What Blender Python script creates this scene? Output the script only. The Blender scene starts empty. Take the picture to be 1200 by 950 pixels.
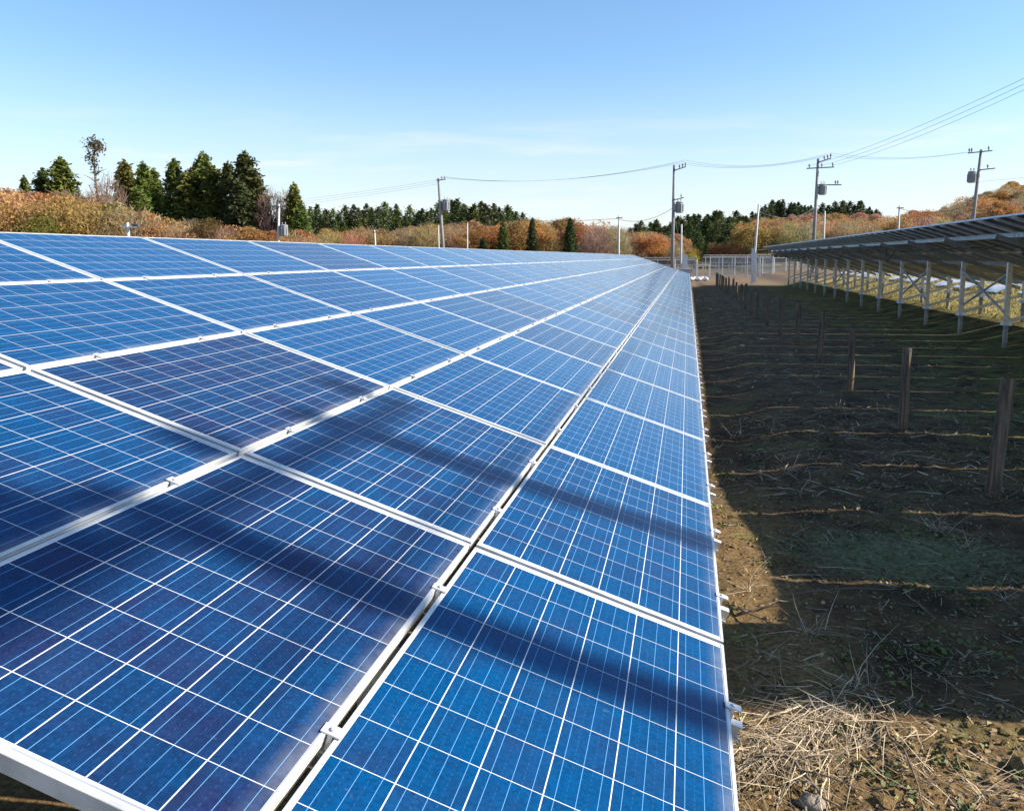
import bpy, math, random
import numpy as np
from mathutils import Vector, Matrix

# ------------------------------------------------------------------ scene, camera, sky, sun
S = bpy.context.scene
COL = S.collection
rad = math.radians
CAM = Vector((-0.17, -2.87, 2.23))
F, PX, PY, YAW, PITCH, ROLL = 935.0, 633.0, 418.0, rad(-10.43), rad(7.13), rad(0.09)

cam = bpy.data.cameras.new('camera')
cam.sensor_width = 36
cam.lens = F / 1200 * 36
cam.shift_x = -(PX - 600) / 1200
cam.shift_y = (PY - 475) / 1200
cam.clip_start, cam.clip_end = 0.05, 12000
co = bpy.data.objects.new('camera', cam)
COL.objects.link(co)
fw = Vector((math.sin(YAW) * math.cos(PITCH), math.cos(YAW) * math.cos(PITCH), -math.sin(PITCH)))
rt = Vector((math.cos(YAW), -math.sin(YAW), 0))
dn = fw.cross(rt)
r2 = rt * math.cos(ROLL) + dn * math.sin(ROLL)
d2 = dn * math.cos(ROLL) - rt * math.sin(ROLL)
co.matrix_world = Matrix(((r2.x, -d2.x, -fw.x, CAM.x), (r2.y, -d2.y, -fw.y, CAM.y), (r2.z, -d2.z, -fw.z, CAM.z), (0, 0, 0, 1)))
S.camera = co

SUN_EL, SUN_AZ = rad(29.95), rad(90 - 7.5)          # azimuth clockwise from +Y
SUN = Vector((math.cos(SUN_EL) * math.sin(SUN_AZ), math.cos(SUN_EL) * math.cos(SUN_AZ), math.sin(SUN_EL)))
sl = bpy.data.lights.new('sun', 'SUN')
sl.energy, sl.angle, sl.color = 5.0, rad(0.34), (1.0, 0.92, 0.79)
so = bpy.data.objects.new('sun', sl)
COL.objects.link(so)
so.rotation_euler = SUN.to_track_quat('Z', 'Y').to_euler()
so.location = (30, 0, 40)

S.view_settings.view_transform = 'Standard'
S.view_settings.look = 'None'
S.view_settings.gamma = 1
S.view_settings.exposure = 1.06

# node expression helper ------------------------------------------------------
class N:
    """a socket with arithmetic"""
    tree = None
    def __init__(s, sock): s.s = sock
    @staticmethod
    def m(op, *a, clamp=False):
        n = N.tree.nodes.new('ShaderNodeMath'); n.operation = op; n.use_clamp = clamp
        for i, v in enumerate(a): N.put(n.inputs[i], v)
        return N(n.outputs[0])
    @staticmethod
    def put(inp, v):
        if isinstance(v, N): N.tree.links.new(v.s, inp)
        elif isinstance(v, bpy.types.NodeSocket): N.tree.links.new(v, inp)
        else: inp.default_value = v
    def __add__(s, o): return N.m('ADD', s, o)
    def __radd__(s, o): return N.m('ADD', o, s)
    def __sub__(s, o): return N.m('SUBTRACT', s, o)
    def __rsub__(s, o): return N.m('SUBTRACT', o, s)
    def __mul__(s, o): return N.m('MULTIPLY', s, o)
    def __rmul__(s, o): return N.m('MULTIPLY', o, s)
    def __truediv__(s, o): return N.m('DIVIDE', s, o)
    def __lt__(s, o): return N.m('LESS_THAN', s, o)
    def __gt__(s, o): return N.m('GREATER_THAN', s, o)
    def floor(s): return N.m('FLOOR', s)
    def fract(s): return N.m('FRACT', s)
    def abs(s): return N.m('ABSOLUTE', s)
    def clamp(s): return N.m('ADD', s, 0.0, clamp=True)

def node(kind, **inputs):
    n = N.tree.nodes.new(kind)
    for k, v in inputs.items():
        k2 = k.replace('_', ' ')
        if k2 in n.inputs: N.put(n.inputs[k2], v)
        else: setattr(n, k, v)
    return n
def mix(fac, a, b, blend='MIX'):
    n = N.tree.nodes.new('ShaderNodeMix'); n.data_type = 'RGBA'; n.blend_type = blend
    N.put(n.inputs[0], fac)
    for i, v in ((6, a), (7, b)):
        if isinstance(v, tuple) and len(v) == 3: v = (*v, 1)
        N.put(n.inputs[i], v)
    return n.outputs[2]
def smooth(v, a, b):
    n = N.tree.nodes.new('ShaderNodeMapRange'); n.interpolation_type = 'SMOOTHSTEP'
    N.put(n.inputs[0], v); n.inputs[1].default_value = a; n.inputs[2].default_value = b
    return N(n.outputs[0])
def noise(vec, scale, detail=4, rough=0.55, dist=0.0):
    n = node('ShaderNodeTexNoise', Vector=vec, Scale=scale, Detail=detail, Roughness=rough, Distortion=dist)
    return N(n.outputs['Fac'])
def new_mat(name):
    m = bpy.data.materials.new(name); m.use_nodes = True
    N.tree = m.node_tree
    return m, m.node_tree.nodes['Principled BSDF']
def bump(bs, height, strength=0.5, distance=0.01):
    b = node('ShaderNodeBump', Height=height, Strength=strength, Distance=distance)
    N.put(bs.inputs['Normal'], b.outputs[0])

# world -------------------------------------------------------------------------
w = bpy.data.worlds.new('World'); S.world = w; w.use_nodes = True
N.tree = w.node_tree
bg = w.node_tree.nodes['Background']
sky = node('ShaderNodeTexSky')
sky.sky_type = 'NISHITA'; sky.sun_disc = False
sky.sun_elevation = SUN_EL; sky.sun_rotation = SUN_AZ
sky.altitude = 50; sky.air_density = 1.0; sky.dust_density = 0.5; sky.ozone_density = 2.2
tc = node('ShaderNodeTexCoord')
sep = node('ShaderNodeSeparateXYZ', Vector=tc.outputs['Generated'])
zz = N(sep.outputs[2])
mp = node('ShaderNodeMapping', Vector=tc.outputs['Generated']); mp.inputs['Scale'].default_value = (1.6, 1.6, 16)
cl = noise(mp.outputs[0], 2.3, 5, 0.6, 0.4)
cloud = smooth(cl, 0.47, 0.74) * smooth(zz, 0.0, 0.035) * (1.0 - smooth(zz, 0.10, 0.19))
tint = mix(1.0, sky.outputs[0], (0.89, 1.05, 1.16), 'MULTIPLY')
tint = mix((1.0 - smooth(zz, -0.02, 0.24)) * 0.66, tint, (5.15, 4.95, 4.95))
skyc = mix(cloud * 0.6, tint, (5.2, 5.3, 5.4))
N.put(bg.inputs['Color'], skyc)
bg.inputs['Strength'].default_value = 0.092

# ------------------------------------------------------------------ materials
def wpos():
    return node('ShaderNodeNewGeometry').outputs['Position']
def opos():
    return node('ShaderNodeTexCoord').outputs['Object']

def simple(name, col, rough=0.6, metal=0.0, var=0.15, scale=8.0, bmp=0.0, spec=0.5):
    m, bs = new_mat(name)
    p = opos()
    n = noise(p, scale, 5)
    f = smooth(n, 0.3, 0.7)
    dark = tuple(c * (1 - var) for c in col); light = tuple(min(1, c * (1 + var)) for c in col)
    N.put(bs.inputs['Base Color'], mix(f, dark, light))
    N.put(bs.inputs['Roughness'], f * 0.15 + (rough - 0.07))
    bs.inputs['Metallic'].default_value = metal
    bs.inputs['Specular IOR Level'].default_value = spec
    if bmp: bump(bs, noise(p, scale * 4, 4), 0.6, bmp)
    return m

M = {}
M['alu'] = simple('anodised_aluminium', (0.62, 0.62, 0.61), 0.42, 0.3, 0.14, 9)
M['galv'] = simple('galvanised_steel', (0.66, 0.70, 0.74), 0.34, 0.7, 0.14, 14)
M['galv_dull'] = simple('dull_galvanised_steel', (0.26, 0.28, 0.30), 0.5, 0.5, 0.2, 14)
M['pile'] = simple('weathered_steel_pile', (0.33, 0.29, 0.24), 0.65, 0.1, 0.2, 14)
M['backsheet'] = simple('shaded_backsheet', (0.13, 0.135, 0.14), 0.5, 0, 0.06, 3)  # a white sheet in itself; underside shade is darkened into its colour
M['black_plastic'] = simple('black_plastic', (0.03, 0.03, 0.03), 0.5)
M['concrete_pole'] = simple('pole_concrete', (0.22, 0.22, 0.22), 0.8, 0, 0.15, 3, 0.004)
M['pale_concrete'] = simple('pale_pole_concrete', (0.48, 0.48, 0.46), 0.75, 0, 0.12, 3, 0.003)
M['dark_steel'] = simple('dark_steel', (0.12, 0.13, 0.14), 0.5, 0.4, 0.15, 6)
M['grey_paint'] = simple('grey_paint', (0.22, 0.24, 0.25), 0.5, 0, 0.1, 4)
M['white_paint'] = simple('white_paint', (0.56, 0.56, 0.55), 0.5, 0, 0.06, 3)
M['porcelain'] = simple('porcelain', (0.35, 0.35, 0.36), 0.3)
M['wire'] = simple('wire', (0.05, 0.055, 0.06), 0.5)
M['sheet'] = simple('white_sheet', (0.58, 0.59, 0.60), 0.5, 0, 0.06, 3, 0.01)
M['stone'] = simple('stone', (0.22, 0.18, 0.14), 0.85, 0, 0.3, 20, 0.01)
M['cabinet'] = simple('cabinet_paint', (0.36, 0.37, 0.36), 0.45, 0, 0.05, 2)

def mat_wood():
    m, bs = new_mat('weathered_wood')
    mp = node('ShaderNodeMapping', Vector=opos()); mp.inputs['Scale'].default_value = (22, 22, 1.6)
    n = noise(mp.outputs[0], 1.0, 6, 0.65, 0.6)
    k = noise(opos(), 5, 3)
    c = mix(smooth(n, 0.35, 0.68), (0.075, 0.048, 0.030), (0.26, 0.18, 0.115))
    c = mix(smooth(k, 0.52, 0.7) * 0.6, c, (0.10, 0.095, 0.075))
    N.put(bs.inputs['Base Color'], c); bs.inputs['Roughness'].default_value = 0.9
    bump(bs, n, 0.9, 0.012)
    return m
M['wood'] = mat_wood()

def mat_cells():
    m, bs = new_mat('polycrystalline_cells')
    o = opos()
    sp = node('ShaderNodeSeparateXYZ', Vector=o)
    x, y = N(sp.outputs[0]), N(sp.outputs[1])
    oi = N(node('ShaderNodeObjectInfo').outputs['Random'])
    ax = (x + 0.4805) / 0.161; ay = (y + 0.7935) / 0.159
    ix, iy, fx, fy = ax.floor(), ay.floor(), ax.fract(), ay.fract()
    inside = (ax > 0.0) * (ax < 5.98) * (ay > 0.0) * (ay < 9.995)
    cell = inside * (fx < 0.981) * (fy < 0.986)
    fxc = fx / 0.981
    bb = ((fxc * 3.0).fract() - 0.5).abs()
    bus = (bb < 0.014)
    dash = (((fxc * 3.0 + 0.5).fract() - 0.5).abs() < 0.010) * ((y * 55.0).fract() < 0.45)
    cv = node('ShaderNodeCombineXYZ', X=ix + oi * 91.0, Y=iy + oi * 37.0, Z=oi * 17.0)
    wn = node('ShaderNodeTexWhiteNoise', Vector=cv.outputs[0])
    cr = N(wn.outputs['Value'])
    off = node('ShaderNodeVectorMath', Vector=o); off.operation = 'ADD'
    N.tree.links.new(node('ShaderNodeCombineXYZ', X=oi * 50.0, Y=cr * 9.0, Z=oi * 13.0).outputs[0], off.inputs[1])
    vo = node('ShaderNodeTexVoronoi', Vector=off.outputs[0], Scale=115.0)
    vs = node('ShaderNodeSeparateColor'); N.tree.links.new(vo.outputs['Color'], vs.inputs[0])
    grain = N(vs.outputs[0])
    cloudy = noise(off.outputs[0], 7.0, 3)
    # blue / violet tone differs from panel to panel, from cell to cell and across a cell
    wp = node('ShaderNodeTexWhiteNoise', Vector=node('ShaderNodeCombineXYZ', X=oi * 7.3, Y=oi * 3.1).outputs[0])
    tone = node('ShaderNodeObjectInfo').outputs['Color']
    tsep = node('ShaderNodeSeparateColor'); N.tree.links.new(tone, tsep.inputs[0])
    pr = N(tsep.outputs[0])
    t = (pr * 1.0 - 0.18 + (cr - 0.5) * 0.40 + (cloudy - 0.5) * 1.1).clamp()
    c = mix(t, (0.0004, 0.052, 0.155), (0.0105, 0.0185, 0.064))
    br = (0.76 + grain * 0.38 + cr * 0.20)
    cc = node('ShaderNodeCombineColor'); 
    for i in range(3): N.put(cc.inputs[i], br)
    c = mix(1.0, c, cc.outputs[0], 'MULTIPLY')
    c = mix(dash * 0.11, c, (0.35, 0.42, 0.55))
    c = mix(bus, c, (0.12, 0.30, 0.52))
    yy = (y.abs() - 0.804).abs()
    rib = (yy < 0.0028) * (((ax + 1.0) / 2.0).fract() < 0.93)
    marg = mix(rib, (0.62, 0.62, 0.61), (0.28, 0.31, 0.36))
    col = mix(cell, marg, c)
    dn_ = noise(off.outputs[0], 3.0, 6, 0.7)
    spot = smooth(noise(off.outputs[0], 26.0, 2), 0.74, 0.80)
    dust = smooth(dn_, 0.48, 0.8) * 0.014 + spot * 0.07 + smooth(x, 0.42, 0.485) * smooth(dn_, 0.3, 0.7) * 0.26
    col = mix(dust, col, (0.45, 0.42, 0.38))
    N.put(bs.inputs['Base Color'], col)
    N.put(bs.inputs['Roughness'], dn_ * 0.16 + 0.10)
    bs.inputs['IOR'].default_value = 1.24
    bs.inputs['Specular IOR Level'].default_value = 0.5
    return m
M['cells'] = mat_cells()

def mat_leaf(name, transl=0.3):
    m, bs = new_mat(name)
    oc = node('ShaderNodeObjectInfo')
    n = noise(opos(), 0.55, 3)
    n2 = noise(opos(), 3.0, 2)
    c = mix(smooth(n, 0.3, 0.7) * 0.65, mix(0.5, oc.outputs['Color'], (0, 0, 0)), oc.outputs['Color'])
    hs = node('ShaderNodeHueSaturation', Color=c, Value=smooth(n2, 0.25, 0.75) * 0.45 + 0.8, Hue=n2 * 0.03 + 0.485)
    N.put(bs.inputs['Base Color'], hs.outputs[0]); bs.inputs['Roughness'].default_value = 0.65
    bs.inputs['Specular IOR Level'].default_value = 0.2
    tr = node('ShaderNodeBsdfTranslucent'); N.tree.links.new(hs.outputs[0], tr.inputs[0])
    mx = node('ShaderNodeMixShader', Fac=transl)
    N.tree.links.new(bs.outputs[0], mx.inputs[1]); N.tree.links.new(tr.outputs[0], mx.inputs[2])
    N.tree.links.new(mx.outputs[0], m.node_tree.nodes['Material Output'].inputs[0])
    return m
M['needles'] = mat_leaf('conifer_foliage', 0.15)
M['leaves'] = mat_leaf('broad_foliage', 0.45)
M['bark'] = simple('bark', (0.16, 0.12, 0.09), 0.9, 0, 0.3, 2, 0.02)

def mat_straw(name, a, b):
    m, bs = new_mat(name)
    g = node('ShaderNodeNewGeometry')
    r = N(g.outputs['Random Per Island'])
    N.put(bs.inputs['Base Color'], mix(r, a, b)); bs.inputs['Roughness'].default_value = 0.7
    return m
M['straw'] = mat_straw('dry_straw', (0.17, 0.115, 0.06), (0.62, 0.50, 0.33))
M['litter'] = mat_straw('dead_leaves', (0.06, 0.036, 0.018), (0.40, 0.27, 0.13))
M['weed'] = mat_straw('weed_leaf', (0.045, 0.075, 0.015), (0.16, 0.17, 0.04))
M['bankgrass'] = mat_straw('bank_grass', (0.13, 0.13, 0.025), (0.36, 0.30, 0.08))
M['moss'] = mat_straw('moss_blade', (0.060, 0.072, 0.020), (0.22, 0.21, 0.06))

def mat_ground():
    m, bs = new_mat('soil')
    p = wpos(); sp = node('ShaderNodeSeparateXYZ', Vector=p)
    X, Y = N(sp.outputs[0]), N(sp.outputs[1])
    big, mid, fine = noise(p, 0.35, 4), noise(p, 2.2, 6, 0.65), noise(p, 26, 5, 0.7)
    mic = noise(p, 120, 3, 0.7)
    soil = mix(smooth(mid, 0.3, 0.72), (0.032, 0.0195, 0.0095), (0.150, 0.088, 0.038))
    soil = mix(smooth(fine, 0.45, 0.75) * 0.7, soil, (0.105, 0.072, 0.042))
    soil = mix(smooth(mic, 0.60, 0.75) * 0.5, soil, (0.20, 0.155, 0.105))
    sunlit_soil = N.m('MAXIMUM', smooth(1.6 - Y + (big - 0.5) * 0.8, 0.0, 0.9), smooth(0.95 - X + (mid - 0.5) * 0.7, 0.0, 0.45) * smooth(7.0 - Y, 0.0, 3.0))  # sunlit brightness painted into the soil: open end and strip beside the panels
    soil = mix(sunlit_soil * 0.75, soil, mix(smooth(fine, 0.3, 0.7), (0.10, 0.062, 0.026), (0.31, 0.20, 0.085)))
    soil = mix(smooth(mic, 0.45, 0.28) * 0.4, soil, (0.018, 0.013, 0.010))
    moss = mix(smooth(fine, 0.35, 0.65), (0.062, 0.070, 0.018), (0.21, 0.20, 0.055))
    right = smooth(X + (big - 0.5) * 5.0, 2.2, 6.4) * smooth(Y, 1.0, 9.0)
    patch = smooth(noise(p, 0.8, 5, 0.62), 0.52, 0.64) * 0.6
    mf = (right * smooth(mid, 0.36, 0.62) + patch * smooth(fine, 0.35, 0.6)).clamp()
    near = mix(mf, soil, moss)
    ex, ey = (X - 1.45) / 1.0, (Y - 3.35) / 0.55
    lichen = (1.25 - ex * ex - ey * ey + (fine - 0.5) * 1.6 + (mid - 0.5) * 2.0).clamp()
    near = mix(lichen * 0.75, near, mix(smooth(fine, 0.35, 0.65), (0.075, 0.085, 0.035), (0.19, 0.21, 0.10)))
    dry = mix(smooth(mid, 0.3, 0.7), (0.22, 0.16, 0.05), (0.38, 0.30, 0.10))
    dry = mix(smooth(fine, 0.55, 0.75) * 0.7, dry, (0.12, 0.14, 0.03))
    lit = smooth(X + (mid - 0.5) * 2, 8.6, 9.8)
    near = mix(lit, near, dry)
    fieldc = mix(smooth(mid, 0.3, 0.7), (0.15, 0.095, 0.055), (0.21, 0.145, 0.09))
    col = mix(smooth(Y + (big - 0.5) * 6, 60.0, 66.0), near, fieldc)
    wood = mix(smooth(noise(p, 0.08, 4), 0.35, 0.65), (0.07, 0.07, 0.025), (0.16, 0.10, 0.045))
    col = mix(smooth(Y, 100.0, 115.0), col, wood)
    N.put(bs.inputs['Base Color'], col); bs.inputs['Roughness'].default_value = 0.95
    bs.inputs['Specular IOR Level'].default_value = 0.15
    bump(bs, fine * 0.6 + mic * 0.3 + mid * 0.12, 1.0, 0.025)
    return m
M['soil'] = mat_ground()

def mat_mesh(name, col, size, thick):
    """wire netting: a real grid pattern of holes"""
    m, bs = new_mat(name)
    sp = node('ShaderNodeSeparateXYZ', Vector=opos())
    x, z = N(sp.outputs[0]), N(sp.outputs[2])
    g = ((x / size).fract() < thick) + ((z / size).fract() < thick)
    bs.inputs['Base Color'].default_value = (*col, 1)
    N.put(bs.inputs['Alpha'], g.clamp())
    return m
M['netting'] = mat_mesh('wire_netting', (0.45, 0.47, 0.48), 0.10, 0.15)

# ------------------------------------------------------------------ mesh helpers
class MB:
    def __init__(s): s.v, s.f, s.mi = [], [], []
    def add(s, verts, faces, mi=0):
        o = len(s.v); s.v.extend([tuple(p) for p in verts])
        s.f.extend([tuple(i + o for i in f) for f in faces]); s.mi.extend([mi] * len(faces))
        return s
    def box(s, c, size, mi=0, axes=None):
        hx, hy, hz = size[0] / 2, size[1] / 2, size[2] / 2
        c = Vector(c); A = axes or (Vector((1, 0, 0)), Vector((0, 1, 0)), Vector((0, 0, 1)))
        vs = [c + A[0] * (a * hx) + A[1] * (b * hy) + A[2] * (d * hz) for d in (-1, 1) for a, b in ((-1, -1), (1, -1), (1, 1), (-1, 1))]
        return s.add(vs, [(3, 2, 1, 0), (4, 5, 6, 7), (0, 1, 5, 4), (1, 2, 6, 5), (2, 3, 7, 6), (3, 0, 4, 7)], mi)
    def bar(s, a, b, w, h, up=(0, 0, 1), mi=0):
        a, b = Vector(a), Vector(b); d = (b - a); L = d.length; d.normalize()
        side = d.cross(Vector(up)).normalized(); u = side.cross(d).normalized()
        return s.box((a + b) / 2, (L, w, h), mi, (d, side, u))
    def channel(s, a, b, w, h, t=0.006, up=(0, 0, 1)):
        """open C section: web on one side and two flanges"""
        a, b = Vector(a), Vector(b); d = (b - a).normalized()
        side = d.cross(Vector(up)).normalized(); u = side.cross(d).normalized()
        s.bar(a - side * (w / 2 - t / 2), b - side * (w / 2 - t / 2), t, h, up)
        for k in (-1, 1):
            s.bar(a + u * (k * (h / 2 - t / 2)) + side * (t / 2), b + u * (k * (h / 2 - t / 2)) + side * (t / 2), w - t, t, up)
        return s
    def tube(s, pts, rr, n=8, cap=True, mi=0):
        pts = [Vector(p) for p in pts]; o = len(s.v); k = len(pts)
        if not hasattr(rr, '__len__'): rr = [rr] * k
        ref = Vector((0.31, 0.17, 0.93)); prev = None
        for i, p in enumerate(pts):
            d = (pts[min(i + 1, k - 1)] - pts[max(i - 1, 0)]).normalized()
            if prev is None:
                r = ref if abs(d.dot(ref)) < 0.9 else Vector((1, 0, 0))
                a = d.cross(r).normalized()
            else: a = (prev - d * prev.dot(d)).normalized()
            prev = a; b = d.cross(a)
            for j in range(n):
                t = 2 * math.pi * j / n
                s.v.append(tuple(p + (a * math.cos(t) + b * math.sin(t)) * rr[i]))
        for i in range(k - 1):
            for j in range(n):
                j2 = (j + 1) % n
                s.f.append((o + i * n + j, o + i * n + j2, o + (i + 1) * n + j2, o + (i + 1) * n + j)); s.mi.append(mi)
        if cap:
            s.f.append(tuple(o + j for j in reversed(range(n)))); s.mi.append(mi)
            s.f.append(tuple(o + (k - 1) * n + j for j in range(n))); s.mi.append(mi)
        return s
    def lathe(s, prof, c=(0, 0, 0), n=14, mi=0):
        o = len(s.v)
        for r, z in prof:
            for j in range(n):
                t = 2 * math.pi * j / n
                s.v.append((c[0] + r * math.cos(t), c[1] + r * math.sin(t), c[2] + z))
        for i in range(len(prof) - 1):
            for j in range(n):
                j2 = (j + 1) % n
                s.f.append((o + i * n + j, o + i * n + j2, o + (i + 1) * n + j2, o + (i + 1) * n + j)); s.mi.append(mi)
        s.f.append(tuple(o + j for j in reversed(range(n)))); s.mi.append(mi)
        s.f.append(tuple(o + (len(prof) - 1) * n + j for j in range(n))); s.mi.append(mi)
        return s
    def mesh(s, name, mats, smooth_=False):
        me = bpy.data.meshes.new(name); me.from_pydata(s.v, [], s.f)
        for m in (mats if isinstance(mats, (list, tuple)) else [mats]): me.materials.append(m)
        if any(s.mi): me.polygons.foreach_set('material_index', s.mi)
        if smooth_: me.polygons.foreach_set('use_smooth', [True] * len(s.f))
        me.update()
        return me
    def build(s, name, mats, parent=None, smooth_=False):
        return link(name, s.mesh(name, mats, smooth_), parent)

def link(name, me, parent=None, loc=None, rot=None):
    o = bpy.data.objects.new(name, me); COL.objects.link(o)
    if parent is not None: o.parent = parent
    if loc is not None: o.location = loc
    if rot is not None: o.rotation_euler = rot
    return o
def tag(o, label, cat, group=None, kind=None):
    if label: o['label'] = label
    if cat: o['category'] = cat
    if group: o['group'] = group
    if kind: o['kind'] = kind
    return o
def thing(name, loc, label, cat, group=None, rz=0.0):
    o = bpy.data.objects.new(name, None); COL.objects.link(o)
    o.location = loc; o.rotation_euler = (0, 0, rz); o.empty_display_size = 0.3
    return tag(o, label, cat, group)
def quads_mesh(name, V, mat, fn=4):
    """V: (n, fn, 3) loose faces"""
    n = V.shape[0]
    me = bpy.data.meshes.new(name)
    me.vertices.add(n * fn); me.vertices.foreach_set('co', V.reshape(-1).astype(np.float32))
    me.loops.add(n * fn); me.loops.foreach_set('vertex_index', np.arange(n * fn, dtype=np.int32))
    me.polygons.add(n); me.polygons.foreach_set('loop_start', np.arange(0, n * fn, fn, dtype=np.int32))
    me.materials.append(mat); me.update(calc_edges=True)
    return me

# ------------------------------------------------------------------ ground
_rs = np.random.RandomState(7)
_T = _rs.rand(256, 256)
def vnoise(x, y, s, seed=0):
    x = np.asarray(x) / s + seed * 17.3; y = np.asarray(y) / s + seed * 9.1
    xi, yi = np.floor(x).astype(int), np.floor(y).astype(int); fx, fy = x - xi, y - yi
    fx = fx * fx * (3 - 2 * fx); fy = fy * fy * (3 - 2 * fy)
    g = lambda a, b: _T[a % 256, b % 256]
    return (g(xi, yi) * (1 - fx) + g(xi + 1, yi) * fx) * (1 - fy) + (g(xi, yi + 1) * (1 - fx) + g(xi + 1, yi + 1) * fx) * fy
def sstep(v, a, b):
    t = np.clip((np.asarray(v, float) - a) / (b - a), 0, 1); return t * t * (3 - 2 * t)
def gz(x, y, fine=True):
    x = np.asarray(x, float); y = np.asarray(y, float)
    z = 0.42 * sstep(x, 7.0, 9.2) + 0.35 * sstep(x, 9.5, 12.5) + 1.0 * sstep(x, 12, 30)
    z = z - 0.15 * sstep(y, 2.9, 6.0) * (1 - sstep(y, 66, 72)) * sstep(x, -8, -6) * (1 - sstep(x, 0.45, 1.3))  # dip added along the near row to draw the shadow edge in
    # wooded hill behind the field: bearing seen from the middle of the site
    r = np.hypot(x, y); az = np.degrees(np.arctan2(x, y))
    hh = np.interp(az, [-60, -42, -30, -22, -14, -6, -3, 0, 4, 9, 13, 16, 20, 26, 40], [4, 3, 3, 3.5, 3.5, 3.5, 2.5, 2.8, 5, 5, 4.4, 6.0, 13, 15, 15])
    z = z + hh * sstep(r, 130, 260) * sstep(y, 20, 90)
    z = z + 0.03 * (vnoise(x, y, 7, 1) - 0.5)
    if fine:
        k = sstep(-r, -15, -7)
        z = z + k * (0.020 * (vnoise(x, y, 0.6, 2) - 0.5) + 0.020 * (vnoise(x, y, 0.22, 3) - 0.5) + 0.020 * (vnoise(x, y, 0.09, 4) - 0.5) + 0.012 * (vnoise(x, y, 0.045, 5) - 0.5))
    return z
def axis(lo, hi, step, far, g=1.13):
    a = list(np.arange(lo, hi, step)); s = step
    while a[-1] < far: s *= g; a.append(a[-1] + s)
    b = []; s = step; p = lo
    while p > -far: s *= g; p -= s; b.append(p)
    return np.array(b[::-1] + a)
gx, gy = axis(-0.3, 4.2, 0.035, 6000, 1.09), axis(-0.6, 9.0, 0.04, 6000, 1.07)
GX, GY = np.meshgrid(gx, gy)
GZ = gz(GX, GY)
nx, ny = len(gx), len(gy)
me = bpy.data.meshes.new('ground')
me.vertices.add(nx * ny); me.vertices.foreach_set('co', np.stack([GX, GY, GZ], -1).reshape(-1).astype(np.float32))
ii = (np.arange(ny - 1)[:, None] * nx + np.arange(nx - 1)[None, :]).reshape(-1)
fc = np.stack([ii, ii + 1, ii + nx + 1, ii + nx], -1).astype(np.int32)
me.loops.add(fc.size); me.loops.foreach_set('vertex_index', fc.reshape(-1))
me.polygons.add(len(fc)); me.polygons.foreach_set('loop_start', np.arange(0, fc.size, 4, dtype=np.int32))
me.polygons.foreach_set('use_smooth', [True] * len(fc))
me.materials.append(M['soil']); me.update(calc_edges=True)
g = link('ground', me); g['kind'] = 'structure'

def at(px, dist):
    """ground position seen in the photo's column px at a forward distance"""
    right = (px - PX) / F * dist
    # the view is pitched a little: use the horizontal bearing
    X = CAM.x + right * math.cos(YAW) + dist * math.sin(YAW)
    Y = CAM.y - right * math.sin(YAW) + dist * math.cos(YAW)
    return X, Y
def hgt(py, dist):
    return CAM.z + (301.0 - py) / F * dist

# ------------------------------------------------------------------ solar arrays
TH = rad(18.39)
CT, ST = math.cos(TH), math.sin(TH)
U, V = 1.014, 1.668
PW, PL = 0.992, 1.650
def frame_mesh():
    mb = MB(); prof = [(0.011, -0.0045), (0.011, 0.0), (0.0012, 0.0), (0.0, -0.0012), (0.0, -0.010), (0.0014, -0.011), (0.0014, -0.013), (0.0, -0.014),
                       (0.0, -0.024), (0.0014, -0.025), (0.0014, -0.027), (0.0, -0.028), (0.0, -0.040), (0.026, -0.040), (0.026, -0.038), (0.0025, -0.037), (0.0025, -0.0055)]
    ring = []
    for o, z in prof:
        a, b = PW / 2 - o, PL / 2 - o
        ring.append([(-a, -b, z), (a, -b, z), (a, b, z), (-a, b, z)])
    vs = [p for r in ring for p in r]; n = len(ring); fs = []
    for i in range(n):
        j = (i + 1) % n
        for k in range(4):
            k2 = (k + 1) % 4
            fs.append((i * 4 + k, j * 4 + k, j * 4 + k2, i * 4 + k2))
    mb.add(vs, fs)
    return mb.mesh('panel_frame', M['alu'])
FRAME = frame_mesh()
lam = MB()
a, b = PW / 2 - 0.003, PL / 2 - 0.003
lam.add([(-a, -b, -0.0018), (a, -b, -0.0018), (a, b, -0.0018), (-a, b, -0.0018)], [(0, 1, 2, 3)], 0)
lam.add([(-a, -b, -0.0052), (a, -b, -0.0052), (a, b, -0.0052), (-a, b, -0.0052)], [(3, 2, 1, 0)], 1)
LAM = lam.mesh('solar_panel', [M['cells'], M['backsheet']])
jb = MB(); jb.box((-0.36, 0, -0.018), (0.11, 0.15, 0.022))
jb.tube([(-0.36, 0.06, -0.02), (-0.30, 0.25, -0.03), (-0.33, 0.5, -0.025), (-0.3, 0.78, -0.03)], 0.004, 5)
JB = jb.mesh('junction_box', M['black_plastic'])
cl_ = MB(); cl_.box((0, 0, 0.0025), (0.052, 0.034, 0.004)); cl_.lathe([(0.0085, 0.0046), (0.0085, 0.0095), (0.006, 0.011)], n=8); cl_.box((0, 0, -0.02), (0.012, 0.03, 0.04))
CLAMP = cl_.mesh('clamp', M['alu'])
rl = 5 * U
rr_ = MB()
rr_.channel((-rl / 2 - 0.03, 0, 0), (rl / 2 + 0.048, 0, 0), 0.036, 0.048, 0.004)
rr_.bar((-rl / 2 - 0.03, 0, -0.022), (rl / 2 + 0.048, 0, -0.022), 0.046, 0.004)
RAIL = rr_.mesh('rail', M['alu'])
rng = random.Random(3)

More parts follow.
